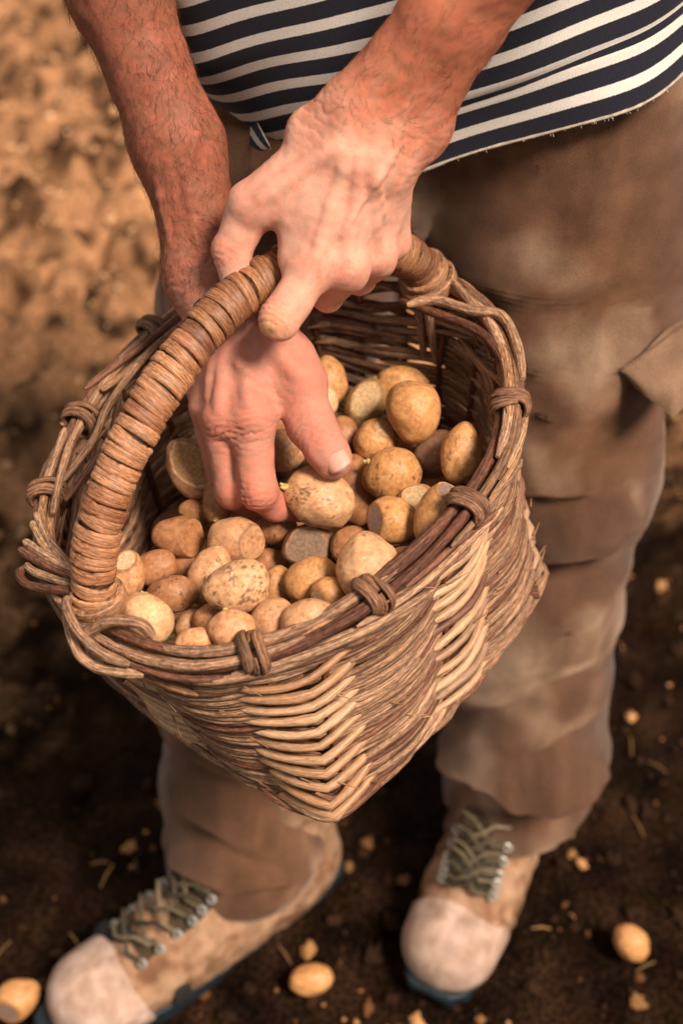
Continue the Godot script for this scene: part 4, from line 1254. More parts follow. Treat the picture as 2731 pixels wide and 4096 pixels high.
func skin_tint(m: MB, from: int, left: bool) -> void:
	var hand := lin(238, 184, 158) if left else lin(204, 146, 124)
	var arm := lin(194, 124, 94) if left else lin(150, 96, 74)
	var w := Vector3(0.0174, 0.9267, -0.8523) if left else Vector3(-0.0893, 0.8058, -0.8511)
	var e := Vector3(0.0595, 0.9901, -0.8690) if left else Vector3(-0.1175, 0.8933, -0.9164)
	var dirn := (e - w).normalized()
	var red := lin(214, 118, 90)
	var spots := [[Vector3(-0.0165, 0.8658, -0.7974), 0.013], [Vector3(0.0046, 0.8578, -0.8037), 0.013], [Vector3(0.0241, 0.8525, -0.8259), 0.012], [Vector3(0.0365, 0.8476, -0.8551), 0.011], [Vector3(-0.0558, 0.8920, -0.8345), 0.014], [Vector3(-0.0750, 0.8631, -0.8220), 0.013], [Vector3(-0.0410, 0.8442, -0.7780), 0.016]] if left else [[Vector3(-0.0636, 0.7646, -0.7736), 0.012], [Vector3(-0.0829, 0.7570, -0.7775), 0.014], [Vector3(-0.0273, 0.7747, -0.7961), 0.015], [Vector3(-0.0571, 0.7175, -0.7474), 0.016], [Vector3(-0.0686, 0.7045, -0.7464), 0.02], [Vector3(-0.0300, 0.6866, -0.7572), 0.02], [Vector3(-0.0163, 0.7503, -0.7675), 0.012]]
	var callus: Vector3 = Vector3(-0.0461, 0.8374, -0.7719) if left else Vector3(-0.2400, 0.9684, -0.9840)
	var q := noise(77 if left else 78, 45.0, FastNoiseLite.TYPE_SIMPLEX_SMOOTH, 3)
	var q2 := noise(79, 160.0, FastNoiseLite.TYPE_SIMPLEX_SMOOTH, 2)
	for i in range(from, m.v.size()):
		var p := m.v[i]
		var n1 := q.get_noise_3dv(p)
		var n2 := q2.get_noise_3dv(p)
		var along := (p - w).dot(dirn) + n1 * 0.025
		var c := hand.lerp(arm, smoothstep(-0.045, 0.06, along))
		c = c.lerp(red, clampf(0.20 * n1 + 0.14 * n2 + 0.06, 0.0, 0.5))
		c = c * (1.0 + 0.10 * n2)
		for s in spots:
			var d2 := p.distance_squared_to(s[0]) / ((s[1] as float) * (s[1] as float))
			if d2 < 5.0:
				c = c.lerp(red, 0.42 * exp(-d2) * (1.0 + n2))
		if left:
			var d3 := p.distance_squared_to(callus) / 0.00009
			if d3 < 6.0:
				c = c.lerp(lin(226, 184, 110), 0.5 * exp(-d3))
		m.c[i] = c


func crease(m: MB, from: int, left: bool) -> void:  # skin folds across wrists and finger joints, pressed in along the normal
	m.smooth()
	var folds := [
		[Vector3(0.0430, 0.9256, -0.8513), Vector3(-0.0129, 0.9480, -0.8513), 0.030, 900.0], [Vector3(-0.0748, 0.8600, -0.8259), Vector3(-0.0923, 0.8512, -0.8247), 0.010, 1500.0], [Vector3(-0.0410, 0.8410, -0.7751), Vector3(-0.0524, 0.8442, -0.7780), 0.013, 1500.0],
	] if left else [
		[Vector3(-0.1114, 0.8228, -0.8529), Vector3(-0.0777, 0.8205, -0.8509), 0.034, 850.0], [Vector3(-0.0636, 0.7557, -0.7656), Vector3(-0.0796, 0.7503, -0.7675), 0.018, 1300.0], [Vector3(-0.0570, 0.7184, -0.7454), Vector3(-0.0679, 0.7134, -0.7410), 0.014, 1500.0],
		[Vector3(-0.0199, 0.7537, -0.7705), Vector3(-0.0109, 0.7503, -0.7675), 0.016, 1300.0], [Vector3(-0.0439, 0.7667, -0.7957), Vector3(-0.0560, 0.7633, -0.7926), 0.02, 1000.0],
	]
	var w := Vector3(0.0174, 0.9267, -0.8523) if left else Vector3(-0.0893, 0.8058, -0.8511)
	var e := Vector3(0.0595, 0.9901, -0.8690) if left else Vector3(-0.1175, 0.8933, -0.9164)
	var along := [(e - w).normalized(), (Vector3(-0.0752, 0.8578, -0.8306) - Vector3(-0.0557, 0.8870, -0.8408)).normalized(), (Vector3(-0.0413, 0.8364, -0.7804) - Vector3(-0.0179, 0.8589, -0.8114)).normalized()] if left else [(e - w).normalized(), (Vector3(-0.0588, 0.7113, -0.7526) - Vector3(-0.0624, 0.7573, -0.7805)).normalized(), (Vector3(-0.0588, 0.7113, -0.7526) - Vector3(-0.0624, 0.7573, -0.7805)).normalized(), (Vector3(-0.0079, 0.7382, -0.7633) - Vector3(-0.0196, 0.7456, -0.7807)).normalized(), Vector3(0.7, 0.7, 0)]
	var q := noise(91, 60.0, FastNoiseLite.TYPE_SIMPLEX_SMOOTH, 2)
	var lump := noise(92, 35.0, FastNoiseLite.TYPE_SIMPLEX_SMOOTH, 3)
	for i in range(from, m.v.size()):
		var p := m.v[i]
		var d := 0.0012 * lump.get_noise_3dv(p)
		for k in folds.size():
			var fd: Array = folds[k]
			var dist := near_line(p, fd[0], fd[1]) / (fd[2] as float)
			if dist < 1.6:
				var s := p.dot(along[k]) * (fd[3] as float) + 5.0 * q.get_noise_3dv(p)
				d -= (0.0008 if k == 0 else 0.0014) * pow(maxf(0.0, sin(s)), 4.0) * exp(-dist * dist * 1.6)
		m.v[i] = p + m.n[i] * d
	m.smooth()


func build_person() -> Node3D:
	var man := thing("person", Vector3(0.05, 0, -1.0))
	tag(man, "person in striped shirt and brown trousers, holding the basket and reaching into it", "person")
	var off := man.position
	var m := MB.new()
	left_arm().into(m)
	crease(m, 0, true)
	skin_tint(m, 0, true)
	var r0 := m.v.size()
	right_arm().into(m)
	crease(m, r0, false)
	skin_tint(m, r0, false)
	var r1 := m.v.size()
	# upper arms, chest, neck and head, above the picture
	var f := Field.new(Vector3(-0.5, 0.78, -1.35), Vector3(0.5, 1.85, -0.6), 0.012)
	bones(f, [
		[Vector3(0.185, 1.155, -0.86), Vector3(0.19, 1.40, -1.03), 0.043, 0.06, 0.04], [Vector3(-0.19, 1.11, -0.975), Vector3(-0.27, 1.33, -1.05), 0.043, 0.06, 0.04],
		[Vector3(0.12, 1.40, -1.04), Vector3(-0.19, 1.33, -1.05), 0.085, 0.085, 0.08], [Vector3(0.08, 1.3, -1.06), Vector3(-0.14, 1.24, -1.07), 0.105, 0.105, 0.08],
		[Vector3(0.07, 0.95, -1.11), Vector3(-0.02, 1.22, -1.08), 0.085, 0.10, 0.08], [Vector3(-0.04, 1.40, -1.03), Vector3(-0.055, 1.51, -0.99), 0.058, 0.055, 0.03],
	])
	var hd := Basis.from_euler(Vector3(0.55, -0.2, 0.15))
	var hc := Vector3(-0.06, 1.62, -0.94)
	f.ball(hc, Vector3(0.075, 0.105, 0.095), hd, 0.02)
	f.cap(hc + hd * Vector3(0, -0.06, 0.05), hc + hd * Vector3(0, -0.095, 0.065), 0.05, 0.03, 0.03)
	f.cap(hc + hd * Vector3(0, 0.0, 0.095), hc + hd * Vector3(0, -0.04, 0.112), 0.012, 0.016, 0.015)
	for s in [-1.0, 1.0]:
		f.cap(hc + hd * Vector3(0.078 * s, 0.02, -0.01), hc + hd * Vector3(0.074 * s, -0.03, 0.0), 0.016, 0.012, 0.01)
		f.cap(hc + hd * Vector3(0.045 * s, 0.03, 0.085), hc + hd * Vector3(0.015 * s, 0.028, 0.093), 0.012, 0.012, 0.015)
	f.into(m, lin(190, 116, 82))
	m.smooth()
	for i in m.v.size():
		m.v[i] -= off
	obj("body", m.mesh(), mats["skin"], man)
	var hair := MB.new()
	var hf := Field.new(Vector3(-0.2, 1.45, -1.12), Vector3(0.1, 1.8, -0.76), 0.012)
	hf.ball(hc + hd * Vector3(0, 0.028, -0.018), Vector3(0.083, 0.098, 0.098), hd, 0.01)
	hf.into(hair, lin(70, 56, 46))
	for i in hair.v.size():
		hair.v[i] -= off
	obj("hair", hair.mesh(), mats["hair"], man)
	# hairs on the forearms
	var hm := MB.new()
	rng.seed = 321
	var wr := Vector3(-0.0900, 0.8137, -0.8447)
	var er := Vector3(-0.1481, 0.9844, -0.9446)
	var wl := Vector3(0.0240, 0.9328, -0.8645)
	var elb := Vector3(0.0697, 1.0065, -0.8703)
	var made := 0
	var swirl := noise(95, 30.0, FastNoiseLite.TYPE_SIMPLEX_SMOOTH, 2)
	for i in 90000:
		var k := rng.randi() % r1
		var p := m.v[k] + off
		var right := k >= r0
		var a := wr if right else wl
		var b := er if right else elb
		var ln := (p - a).dot(b - a) / (b - a).length_squared()
		if ln < (-0.12 if right else 0.06) or ln > 1.15:
			continue
		var keep := 0.19 * smoothstep(-0.2, 0.25, ln) if right else 0.06
		if rng.randf() > keep:
			continue
		var nn := m.n[k]
		var down := (a - b).normalized()
		var side := nn.cross(down).normalized()
		var ang := 1.5 * swirl.get_noise_3dv(p) + rng.randfn(0.0, 0.35)
		var dr := (down * cos(ang) + side * sin(ang)).normalized()
		var len := rng.randf_range(0.005, 0.013) + 0.009 * pow(rng.randf(), 4.0)
		var across := nn.cross(dr).normalized()
		var bend := across * rng.randfn(0.0, 0.8)
		var pts := PackedVector3Array()
		var rad := PackedFloat32Array()
		for j in 6:
			var t := j / 5.0
			pts.append(p - off + (dr * t * (1.0 - 0.25 * t) + bend * t * t * 0.7) * len + nn * (0.0002 + len * 0.22 * t * (1.4 - t)))
			rad.append(0.000085 * (1.0 - 0.7 * t))
		hm.tube(pts, rad, 3, lin(52, 32, 24).lerp(lin(104, 66, 46), rng.randf() * (0.5 if right else 1.0)))
		made += 1
	var ho := obj("arm_hair", hm.mesh(), mats["hair"], man)
	ho.set_meta("kind", "stuff")
	nail(man, off, Vector3(-0.0045, 0.7445, -0.7501), Vector3(-0.0187, 0.7559, -0.7725), Vector3(-0.0045, 0.7445, -0.7501) - Vector3(0.00000, 1.37000, 0.00000), 0.0082, 0.0108)
	build_shirt(man, off)
	build_trousers(man, off)
	return man


func nail(man: Node3D, off: Vector3, at: Vector3, base: Vector3, away: Vector3, half_w: float, half_l: float) -> void:
	var l := (at - base).normalized()
	var up := -away.normalized()
	up = (up - l * up.dot(l) + Vector3(-0.12, 0.1, 0)).normalized()
	up = (up - l * up.dot(l)).normalized()
	var s := l.cross(up)
	var m := MB.new()
	var nu := 14
	var nv := 18
	for j in nv + 1:
		for i in nu + 1:
			var x := (2.0 * i / nu - 1.0)
			var y := (2.0 * j / nv - 1.0)
			var wy := 1.0 - pow(absf(y), 5.0) * 0.35
			var p := at + s * (x * half_w * wy) + l * (y * half_l * (1.0 - 0.16 * x * x)) + up * (-x * x * 0.0030 - maxf(y, 0.0) * maxf(y, 0.0) * 0.0012 + 0.0004 - 0.0012 * pow(maxf(absf(x), absf(y)), 6.0))
			var c := lin(206, 152, 134)
			if y < -0.45:
				c = c.lerp(lin(216, 172, 156), smoothstep(-0.45, -0.6, y + 0.25 * x * x))
			if y > 0.82:
				c = c.lerp(lin(110, 82, 64), 0.7)
			m.vert(p - off, c)
	for j in nv:
		for i in nu:
			var a := j * (nu + 1) + i
			m.quad(a, a + 1, a + nu + 2, a + nu + 1)
	m.smooth()
	for i in m.n.size():
		if m.n[i].dot(up) < 0.0:
			m.n[i] = -m.n[i]
	obj("thumb_nail", m.mesh(), mats["nail"], man)


# cloth of the shirt at angle ph round the body (0 = front, + towards his left hand) and height t above the hem
func cloth(ph: float, t: float) -> Vector3:
	var q := noise(61, 1.0)
	var low := minf(t, 0.16)
	var xl := -0.050 - 0.58 * low - 0.04 * smoothstep(0.16, 0.4, t)
	var xr := 0.285 - 0.10 * smoothstep(0.1, 0.5, t) + 0.02 * low
	var mid := 0.5 * (xl + xr)
	var half := 0.5 * (xr - xl)
	var sx := sin(ph)
	var cz := cos(ph)
	var n := 2.0 / 3.0
	var x := mid + half * signf(sx) * pow(absf(sx), n)
	var z := -1.105 + 0.140 * signf(cz) * pow(absf(cz), n)
	var front := smoothstep(-0.2, 0.5, cz)
	# it hangs lower at his right, so the stripes climb towards his left
	var tilt := (0.42 * minf(x - 0.03, 0.05) + 0.33 * maxf(x - 0.08, 0.0)) * front + (x - 0.03) * 0.2 * (1.0 - front)
	var y := 0.835 + t * (1.0 - 0.1 * front) + tilt
	# folds that run from the carried basket arm out to the side
	var wv := 0.011 * sin(15.0 * x + 26.0 * t - 1.2) * smoothstep(0.06, 0.2, x) * front + 0.0012 * sin(38.0 * x - 46.0 * t + 0.5) * front
	wv += 0.006 * sin(9.0 * ph + 14.0 * t) * (1.0 - front)
	z -= 0.0035 * exp(-pow((t - 0.045 - 0.05 * x) / 0.004, 2.0)) * smoothstep(0.0, 0.06, x) * front
	z += 0.005 * smoothstep(0.03, 0.05, t - 0.05 * x) * smoothstep(0.0, 0.06, x) * front
	z += wv + 0.03 * smoothstep(0.0, 0.25, t) * front * (1.0 - smoothstep(0.3, 0.55, t))
	return Vector3(x, y + 0.002 * sin(9.0 * ph), z)


# a horizontal tuck low on his left side swallows part of a stripe
func tuck(x: float, t: float) -> float:
	return smoothstep(0.0415, 0.0485, t - 0.05 * x) * smoothstep(-0.06, 0.10, x)


func build_shirt(man: Node3D, off: Vector3) -> void:
	var m := MB.new()
	var nu := 240
	var ts := []
	for i in 60:
		ts.append(0.30 * i / 60.0)
	for i in 21:
		ts.append(0.30 + 0.26 * i / 20.0)
	var period := 0.0250
	var arc := PackedFloat32Array([0.0])
	for i in nu:
		arc.append(arc[i] + cloth(TAU * i / nu - PI, 0.1).distance_to(cloth(TAU * (i + 1) / nu - PI, 0.1)))
	for side in 2:  # outside, then the inside of the cloth
		for t in ts:
			for i in nu + 1:
				var ph := TAU * i / nu - PI
				var p := cloth(ph, t)
				if t > 0.36:  # shoulders close in to the neck
					var k := smoothstep(0.36, 0.58, t)
					p = p.lerp(Vector3(-0.05 + sin(ph) * 0.07, 1.44, -1.03 + cos(ph) * 0.06), k * k * k)
				var inw := Vector3(0.09 - p.x, 0, -1.105 - p.z).normalized() * 0.0018
				m.vert(p + (inw if side else Vector3.ZERO) - off, Color.WHITE, Vector2(arc[i] * 28.0, t / period - 0.52 + 0.55 * tuck(p.x, t)))
	var nt := ts.size()
	for side in 2:
		for j in nt - 1:
			for i in nu:
				var a := (side * nt + j) * (nu + 1) + i
				if side == 0:
					m.quad(a, a + nu + 1, a + nu + 2, a + 1)
				else:
					m.quad(a, a + 1, a + nu + 2, a + nu + 1)
	m.smooth()
	for i in m.n.size():
		var p := m.v[i] + off
		var outw := Vector3(p.x - 0.09, 0, p.z + 1.105)
		if (m.n[i].dot(outw) < 0.0) != (i >= nt * (nu + 1)):
			m.n[i] = -m.n[i]
	var shirt := obj("shirt", m.mesh(false), mats["striped_knit"], man)
	# the frayed white hem: short loose threads and a rolled edge
	var hem := MB.new()
	rng.seed = 88
	var pts := PackedVector3Array()
	var rad := PackedFloat32Array()
	for i in 241:
		var ph := TAU * i / 240.0 - PI
		pts.append(cloth(ph, 0.0) - off + Vector3(0, -0.0004, 0.0004))
		rad.append(rng.randf_range(0.0009, 0.0016))
	hem.tube(pts, rad, 6, lin(212, 196, 178))
	for i in 170:
		var ph := rng.randf_range(-1.7, 1.7)
		var p := cloth(ph, 0.0) - off
		var d := Vector3(rng.randfn(0, 0.6), -1.0, rng.randfn(0.2, 0.4)).normalized() * rng.randf_range(0.0015, 0.0045)
		hem.tube(PackedVector3Array([p, p + d * 0.6, p + d + Vector3(rng.randfn(), rng.randfn(), rng.randfn()) * 0.0007]), PackedFloat32Array([0.0005, 0.0004, 0.00025]), 4, lin(216, 200, 182))
	obj("frayed_hem", hem.mesh(), mats["cord"], shirt)
	# the tail of the back panel, hanging lower behind his right side
	var tl := MB.new()
	var c00 := Vector3(-0.1016, 0.9046, -1.0410)
	var c10 := Vector3(-0.0530, 0.8671, -0.9668)
	var c01 := Vector3(-0.0983, 0.8682, -1.0283)
	var c11 := Vector3(-0.0526, 0.8628, -0.9697)
	for side in 2:
		for j in 13:
			for i in 31:
				var u := i / 30.0
				var v := j / 12.0
				var p := c00.lerp(c10, u).lerp(c01.lerp(c11, u), v)
				p += Vector3(0.0, -0.012 * sin(PI * u) * v, 0.006 * sin(u * 7.0 + v * 2.0))
				tl.vert(p - off - Vector3(0, 0, 0.0016 * side), Color.WHITE, Vector2(u * 0.5, 0.30 - 2.3 * v * (1.0 - 0.55 * u) - 0.1))
	for side in 2:
		for j in 12:
			for i in 30:
				var a := (side * 13 + j) * 31 + i
				if side == 0:
					tl.quad(a, a + 1, a + 32, a + 31)
				else:
					tl.quad(a, a + 31, a + 32, a + 1)
	tl.smooth()
	obj("shirt_tail", tl.mesh(false), mats["striped_knit"], shirt)


func build_trousers(man: Node3D, off: Vector3) -> void:
	var f := Field.new(Vector3(-0.29, 0.06, -1.34), Vector3(0.40, 1.02, -0.70), 0.006)
	bones(f, [
		[Vector3(-0.02, 0.88, -1.11), Vector3(0.165, 0.90, -1.11), 0.108, 0.110, 0.05],
		[Vector3(0.178, 0.84, -1.105), Vector3(0.200, 0.52, -1.035), 0.122, 0.096, 0.05],
		[Vector3(0.196, 0.52, -1.035), Vector3(0.192, 0.10, -0.955), 0.092, 0.083, 0.04],
		[Vector3(-0.035, 0.83, -1.10), Vector3(-0.085, 0.5, -1.03), 0.115, 0.092, 0.05],
		[Vector3(-0.085, 0.5, -1.03), Vector3(-0.105, 0.07, -0.868), 0.090, 0.084, 0.04],
	])
	f.clip(Vector3(0.19, 0.098, -0.94), Vector3(0.05, -1.0, 0.10).normalized())
	var m := MB.new()
	f.into(m)
	m.smooth()
	# folds of the cloth: points along each, height (below zero a crease), width
	var folds := []
	for t in [
		[[Vector3(0.0391, 0.8031, -0.9698), Vector3(0.1064, 0.7843, -0.9529), Vector3(0.1872, 0.7546, -0.9530), Vector3(0.2736, 0.7630, -0.9875)], 0.013, 0.045], [[Vector3(0.0740, 0.7571, -0.9553), Vector3(0.1612, 0.7298, -0.9441), Vector3(0.2498, 0.7306, -0.9583)], -0.009, 0.03],
		[[Vector3(0.1051, 0.7089, -0.9656), Vector3(0.2197, 0.6875, -0.9531), Vector3(0.2808, 0.7032, -0.9740)], 0.010, 0.03], [[Vector3(0.1675, 0.6287, -0.9473), Vector3(0.2430, 0.6418, -0.9726)], 0.010, 0.03],
		[[Vector3(0.1509, 0.5556, -0.9420), Vector3(0.2357, 0.5509, -0.9445)], 0.008, 0.020], [[Vector3(0.1585, 0.5415, -0.9293), Vector3(0.2357, 0.5396, -0.9343)], -0.007, 0.012], [[Vector3(0.1140, 0.3395, -0.8888), Vector3(0.1612, 0.3790, -0.8974), Vector3(0.2101, 0.3972, -0.9137)], 0.018, 0.045], [[Vector3(0.1170, 0.2813, -0.8834), Vector3(0.1926, 0.3041, -0.8972), Vector3(0.2578, 0.3248, -0.9293)], -0.010, 0.022],
		[[Vector3(0.1105, 0.2328, -0.8734), Vector3(0.1783, 0.2234, -0.8514), Vector3(0.2211, 0.2345, -0.8615)], 0.016, 0.022], [[Vector3(0.1191, 0.2136, -0.8561), Vector3(0.1783, 0.2058, -0.8357), Vector3(0.2254, 0.2154, -0.8443)], -0.010, 0.014], [[Vector3(0.1466, 0.2142, -0.8769), Vector3(0.2609, 0.2459, -0.9122)], -0.012, 0.018], [[Vector3(0.1895, 0.2021, -0.8592), Vector3(0.2653, 0.2264, -0.8946)], 0.020, 0.022], [[Vector3(0.1121, 0.1679, -0.8419), Vector3(0.1733, 0.1565, -0.8316), Vector3(0.2346, 0.1630, -0.8375)], 0.016, 0.018],
		[[Vector3(0.1728, 0.4920, -0.9318), Vector3(0.2511, 0.4939, -0.9470)], 0.011, 0.03], [[Vector3(0.1655, 0.4546, -0.9251), Vector3(0.2470, 0.4595, -0.9429)], -0.008, 0.020], [[Vector3(0.1854, 0.4309, -0.9038), Vector3(0.2470, 0.4446, -0.9295)], 0.010, 0.022],
		[[Vector3(-0.1765, 0.2731, -0.8424), Vector3(-0.1095, 0.2587, -0.8227), Vector3(-0.0439, 0.2036, -0.8068)], -0.012, 0.018], [[Vector3(-0.1682, 0.2577, -0.8285), Vector3(-0.1012, 0.2371, -0.8033), Vector3(-0.0403, 0.1740, -0.8070)], 0.015, 0.022], [[Vector3(-0.1780, 0.3167, -0.8547), Vector3(-0.0749, 0.3034, -0.8293)], 0.012, 0.03], [[Vector3(-0.1694, 0.1996, -0.7897), Vector3(-0.1107, 0.1809, -0.7729), Vector3(-0.0365, 0.1537, -0.8156)], 0.015, 0.018],
		[[Vector3(-0.1099, 0.2979, -0.8647), Vector3(-0.0355, 0.2507, -0.8492)], 0.010, 0.025], [[Vector3(0.1674, 0.8719, -0.9779), Vector3(0.1822, 0.7934, -0.9475)], 0.010, 0.03], [[Vector3(0.0576, 0.8380, -0.9608), Vector3(0.1297, 0.8259, -0.9499)], 0.006, 0.03],
	]:
		var on := []
		for k in t[0].size() - 1:
			for n in 4:
				on.append(f.settle((t[0][k] as Vector3).lerp(t[0][k + 1], n / 4.0), 0.09))
		on.append(f.settle(t[0][t[0].size() - 1], 0.09))
		folds.append([on, t[1], t[2]])
	var q := noise(71, 7.0, FastNoiseLite.TYPE_PERLIN, 2)
	var q2 := noise(72, 26.0, FastNoiseLite.TYPE_PERLIN, 2)
	var base := lin(124, 87, 64)
	for i in m.v.size():
		var p := m.v[i]
		var a := q.get_noise_3d(p.x * 1.1, p.y * 1.9 + p.x * 1.1, p.z)
		var b := q2.get_noise_3d(p.x, p.y * 1.5, p.z)
		var lift := 0.014 * a + 0.003 * b
		for fd in folds:
			var on: Array = fd[0]
			var wd: float = (fd[2] as float) * 0.8
			if p.distance_to(on[on.size() / 2]) > 0.4:
				continue
			var best := 9.0
			for n in on.size() - 1:
				best = minf(best, near_line(p, on[n], on[n + 1]))
			if best < 3.0 * wd:
				var end := minf(p.distance_to(on[0]), p.distance_to(on[on.size() - 1]))
				lift += 1.5 * (fd[1] as float) * exp(-best * best / (wd * wd)) * smoothstep(0.0, 0.03, end + 0.006)
		m.v[i] = p + m.n[i] * lift
		var d := 0.6 * q2.get_noise_3dv(p * 0.8 + Vector3(3, 3, 3)) + 1.2 * q.get_noise_3dv(p * 1.2 + Vector3(9, 1, 4))
		var c := base * (1.0 + 0.35 * d)
		# dried mud and dust on the knee that he kneels on, and in patches
		var knee := exp(-p.distance_squared_to(Vector3(0.1653, 0.3639, -0.8838)) / 0.009)
		var dust := clampf((d - 0.18 + 0.85 * knee) * 1.7, 0.0, 0.8)
		c = c.lerp(lin(190, 156, 128), dust)
		m.c[i] = c
	for i in m.v.size():
		m.v[i] -= off
	var tr := obj("trousers", m.mesh(), mats["canvas"], man)
	# flap of the thigh pocket, turned up at its corner
	var fl := MB.new()
	for side in 2:
		for j in 13:
			for i in 19:
				var u := i / 18.0
				var v := j / 12.0
				var top := Vector3(0.2275, 0.6769, -0.9436).lerp(Vector3(0.3079, 0.7137, -0.9902), u)
				var low := Vector3(0.2342, 0.6691, -0.9433).lerp(Vector3(0.2702, 0.6495, -0.9122), minf(u * 1.6, 1.0))
				if u > 0.625:
					low = Vector3(0.2702, 0.6495, -0.9122).lerp(Vector3(0.3164, 0.6760, -0.9629), (u - 0.625) / 0.375)
				var p := top.lerp(low, v) + Vector3(0, 0, 0.012 * sin(PI * v) * sin(PI * u) + 0.004 * sin(9.0 * u))
				fl.vert(p - off - Vector3(0, 0, 0.003 * side), lin(158, 124, 98))
	for side in 2:
		for j in 12:
			for i in 18:
				var a := (side * 13 + j) * 19 + i
				if side == 0:
					fl.quad(a, a + 1, a + 20, a + 19)
				else:
					fl.quad(a, a + 19, a + 20, a + 1)
	fl.smooth()
	var fo := obj("pocket_flap", fl.mesh(), mats["canvas"], tr)
	fo.set_meta("label", "paler pocket flap, turned outwards")
	var sm := MB.new()
	for i in 26:
		var p := Vector3(0.2297, 0.6821, -0.9388).lerp(Vector3(0.3060, 0.7165, -0.9833), (i + 0.5) / 26.0) - off
		var dr := (Vector3(0.3060, 0.7165, -0.9833) - Vector3(0.2297, 0.6821, -0.9388)).normalized() * 0.0014
		sm.tube(PackedVector3Array([p - dr, p + Vector3(0, 0, 0.0008), p + dr]), PackedFloat32Array([0.0007, 0.0010, 0.0007]), 5, lin(150, 116, 90))
	obj("stitching", sm.mesh(), mats["cord"], tr)
	# a boot under each cuff
	boot(man, off, Vector3(-0.006, 0.0, -0.925), Vector3(-0.296, 0.0, -0.705), true)
	boot(man, off, Vector3(0.215, 0.0, -1.03), Vector3(0.096, 0.0, -0.755), false)


# heel and toe on the ground; built along its own length
func boot(man: Node3D, off: Vector3, heel: Vector3, toe: Vector3, strapped: bool) -> void:
	var ln := heel.distance_to(toe)
	var b := Node3D.new()
	b.name = numbered("boot", man)
	man.add_child(b, true)
	b.position = heel - off
	b.rotation.y = atan2((toe - heel).x, (toe - heel).z)
	b.set_meta("label", "boot with a dark band behind its toe cap" if strapped else "boot with a broad pale toe cap")
	var f := Field.new(Vector3(-0.085, 0.0, -0.03), Vector3(0.085, 0.27, ln + 0.03), 0.005)
	var k := ln / 0.32
	bones(f, [
		[Vector3(0, 0.052, 0.045), Vector3(0, 0.075, 0.05), 0.036, 0.039, 0.03], [Vector3(0, 0.08, 0.06), Vector3(0, 0.235, 0.055), 0.044, 0.049, 0.03],
		[Vector3(0.006, 0.050, 0.10), Vector3(0.010, 0.046, 0.20 * k), 0.038, 0.039, 0.04], [Vector3(-0.006, 0.050, 0.10), Vector3(-0.014, 0.046, 0.21 * k), 0.037, 0.038, 0.04],
		[Vector3(0, 0.10, 0.11), Vector3(0, 0.068, 0.19 * k), 0.038, 0.031, 0.04], [Vector3(0.006, 0.044, 0.25 * k), Vector3(-0.010, 0.042, 0.268 * k), 0.039, 0.039, 0.03],
	])
	f.clip(Vector3(0, 0.02, 0), Vector3(0, -1, 0))
	f.clip(Vector3(0, 0.225, 0), Vector3(0, 1, 0))
	var m := MB.new()
	f.into(m)
	m.smooth()
	var q := noise(81, 22.0, FastNoiseLite.TYPE_SIMPLEX_SMOOTH, 3)
	var q2 := noise(82 + int(strapped), 60.0, FastNoiseLite.TYPE_SIMPLEX_SMOOTH, 3)
	for i in m.v.size():
		var p := m.v[i]
		var a := q.get_noise_3dv(p)
		m.v[i] = p + m.n[i] * 0.005 * a * smoothstep(0.26 * k, 0.2 * k, p.z)
		var dd := a + 0.6 * q2.get_noise_3dv(p)
		m.c[i] = lin(176, 132, 100).lerp(lin(208, 170, 138), clampf(0.35 + 0.7 * dd, 0.0, 1.0)).lerp(lin(122, 82, 56), clampf(-1.2 * dd - 0.05, 0.0, 0.6))
	obj("upper", m.mesh(), mats["suede"], b)
	# toe cap: a stiff pale shell over the front
	var tf := Field.new(Vector3(-0.085, 0.0, 0.12), Vector3(0.085, 0.14, ln + 0.03), 0.004)
	bones(tf, [[Vector3(0.008, 0.042, 0.235 * k), Vector3(0.005, 0.041, 0.268 * k), 0.0425, 0.0415, 0.03], [Vector3(-0.013, 0.042, 0.23 * k), Vector3(-0.012, 0.040, 0.266 * k), 0.0415, 0.0405, 0.03]])
	tf.clip(Vector3(0, 0.022, 0), Vector3(0, -1, 0))
	tf.clip(Vector3(0, 0.05, 0.232 * k), Vector3(0.12 if strapped else -0.1, 0.25, -1.0).normalized())
	var tm := MB.new()
	tf.into(tm)
	for i in tm.v.size():
		var dd := q2.get_noise_3dv(tm.v[i] * 0.7)
		tm.c[i] = lin(222, 190, 172).lerp(lin(196, 156, 130), clampf(0.3 + 0.7 * dd, 0.0, 1.0))
	var to := obj("toe_cap", tm.mesh(), mats["suede"], b)
	to.set_meta("label", "dusty pale toe cap")
	# sole: a foot-shaped slab with a cut tread
	var sm := MB.new()
	var prof := [[0.0, 0.0, 0.97], [0.004, 0.0, 1.0], [0.022, 0.0, 1.02], [0.027, 0.0, 0.98]]
	var ns := 72
	for pr in prof:
		for i in ns:
			var a := TAU * i / ns
			var z := 0.5 * ln - cos(a) * 0.5 * ln
			var zt := z / ln
			var wd := 0.036 + 0.016 * smoothstep(0.25, 0.7, zt) - 0.002 * smoothstep(0.05, 0.3, zt)
			var x := sin(a) * wd / pow(maxf(absf(sin(a)), 0.02), 0.55)
			var tread := 0.97 if i % 4 < 2 and (pr[0] as float) < 0.01 else 1.0
			sm.vert(Vector3(x * (pr[2] as float) * tread - 0.004 * zt, pr[0], 0.5 * ln + (z - 0.5 * ln) * (pr[2] as float) * tread), lin(38, 48, 54))
	var c0 := sm.vert(Vector3(0, 0.0, 0.5 * ln), lin(38, 48, 54))
	var c1 := sm.vert(Vector3(0, 0.027, 0.5 * ln), lin(38, 48, 54))
	for i in ns:
		var j := (i + 1) % ns
		for r in 3:
			sm.quad(r * ns + i, r * ns + j, (r + 1) * ns + j, (r + 1) * ns + i)
		sm.tri(c0, j, i)
		sm.tri(c1, 3 * ns + i, 3 * ns + j)
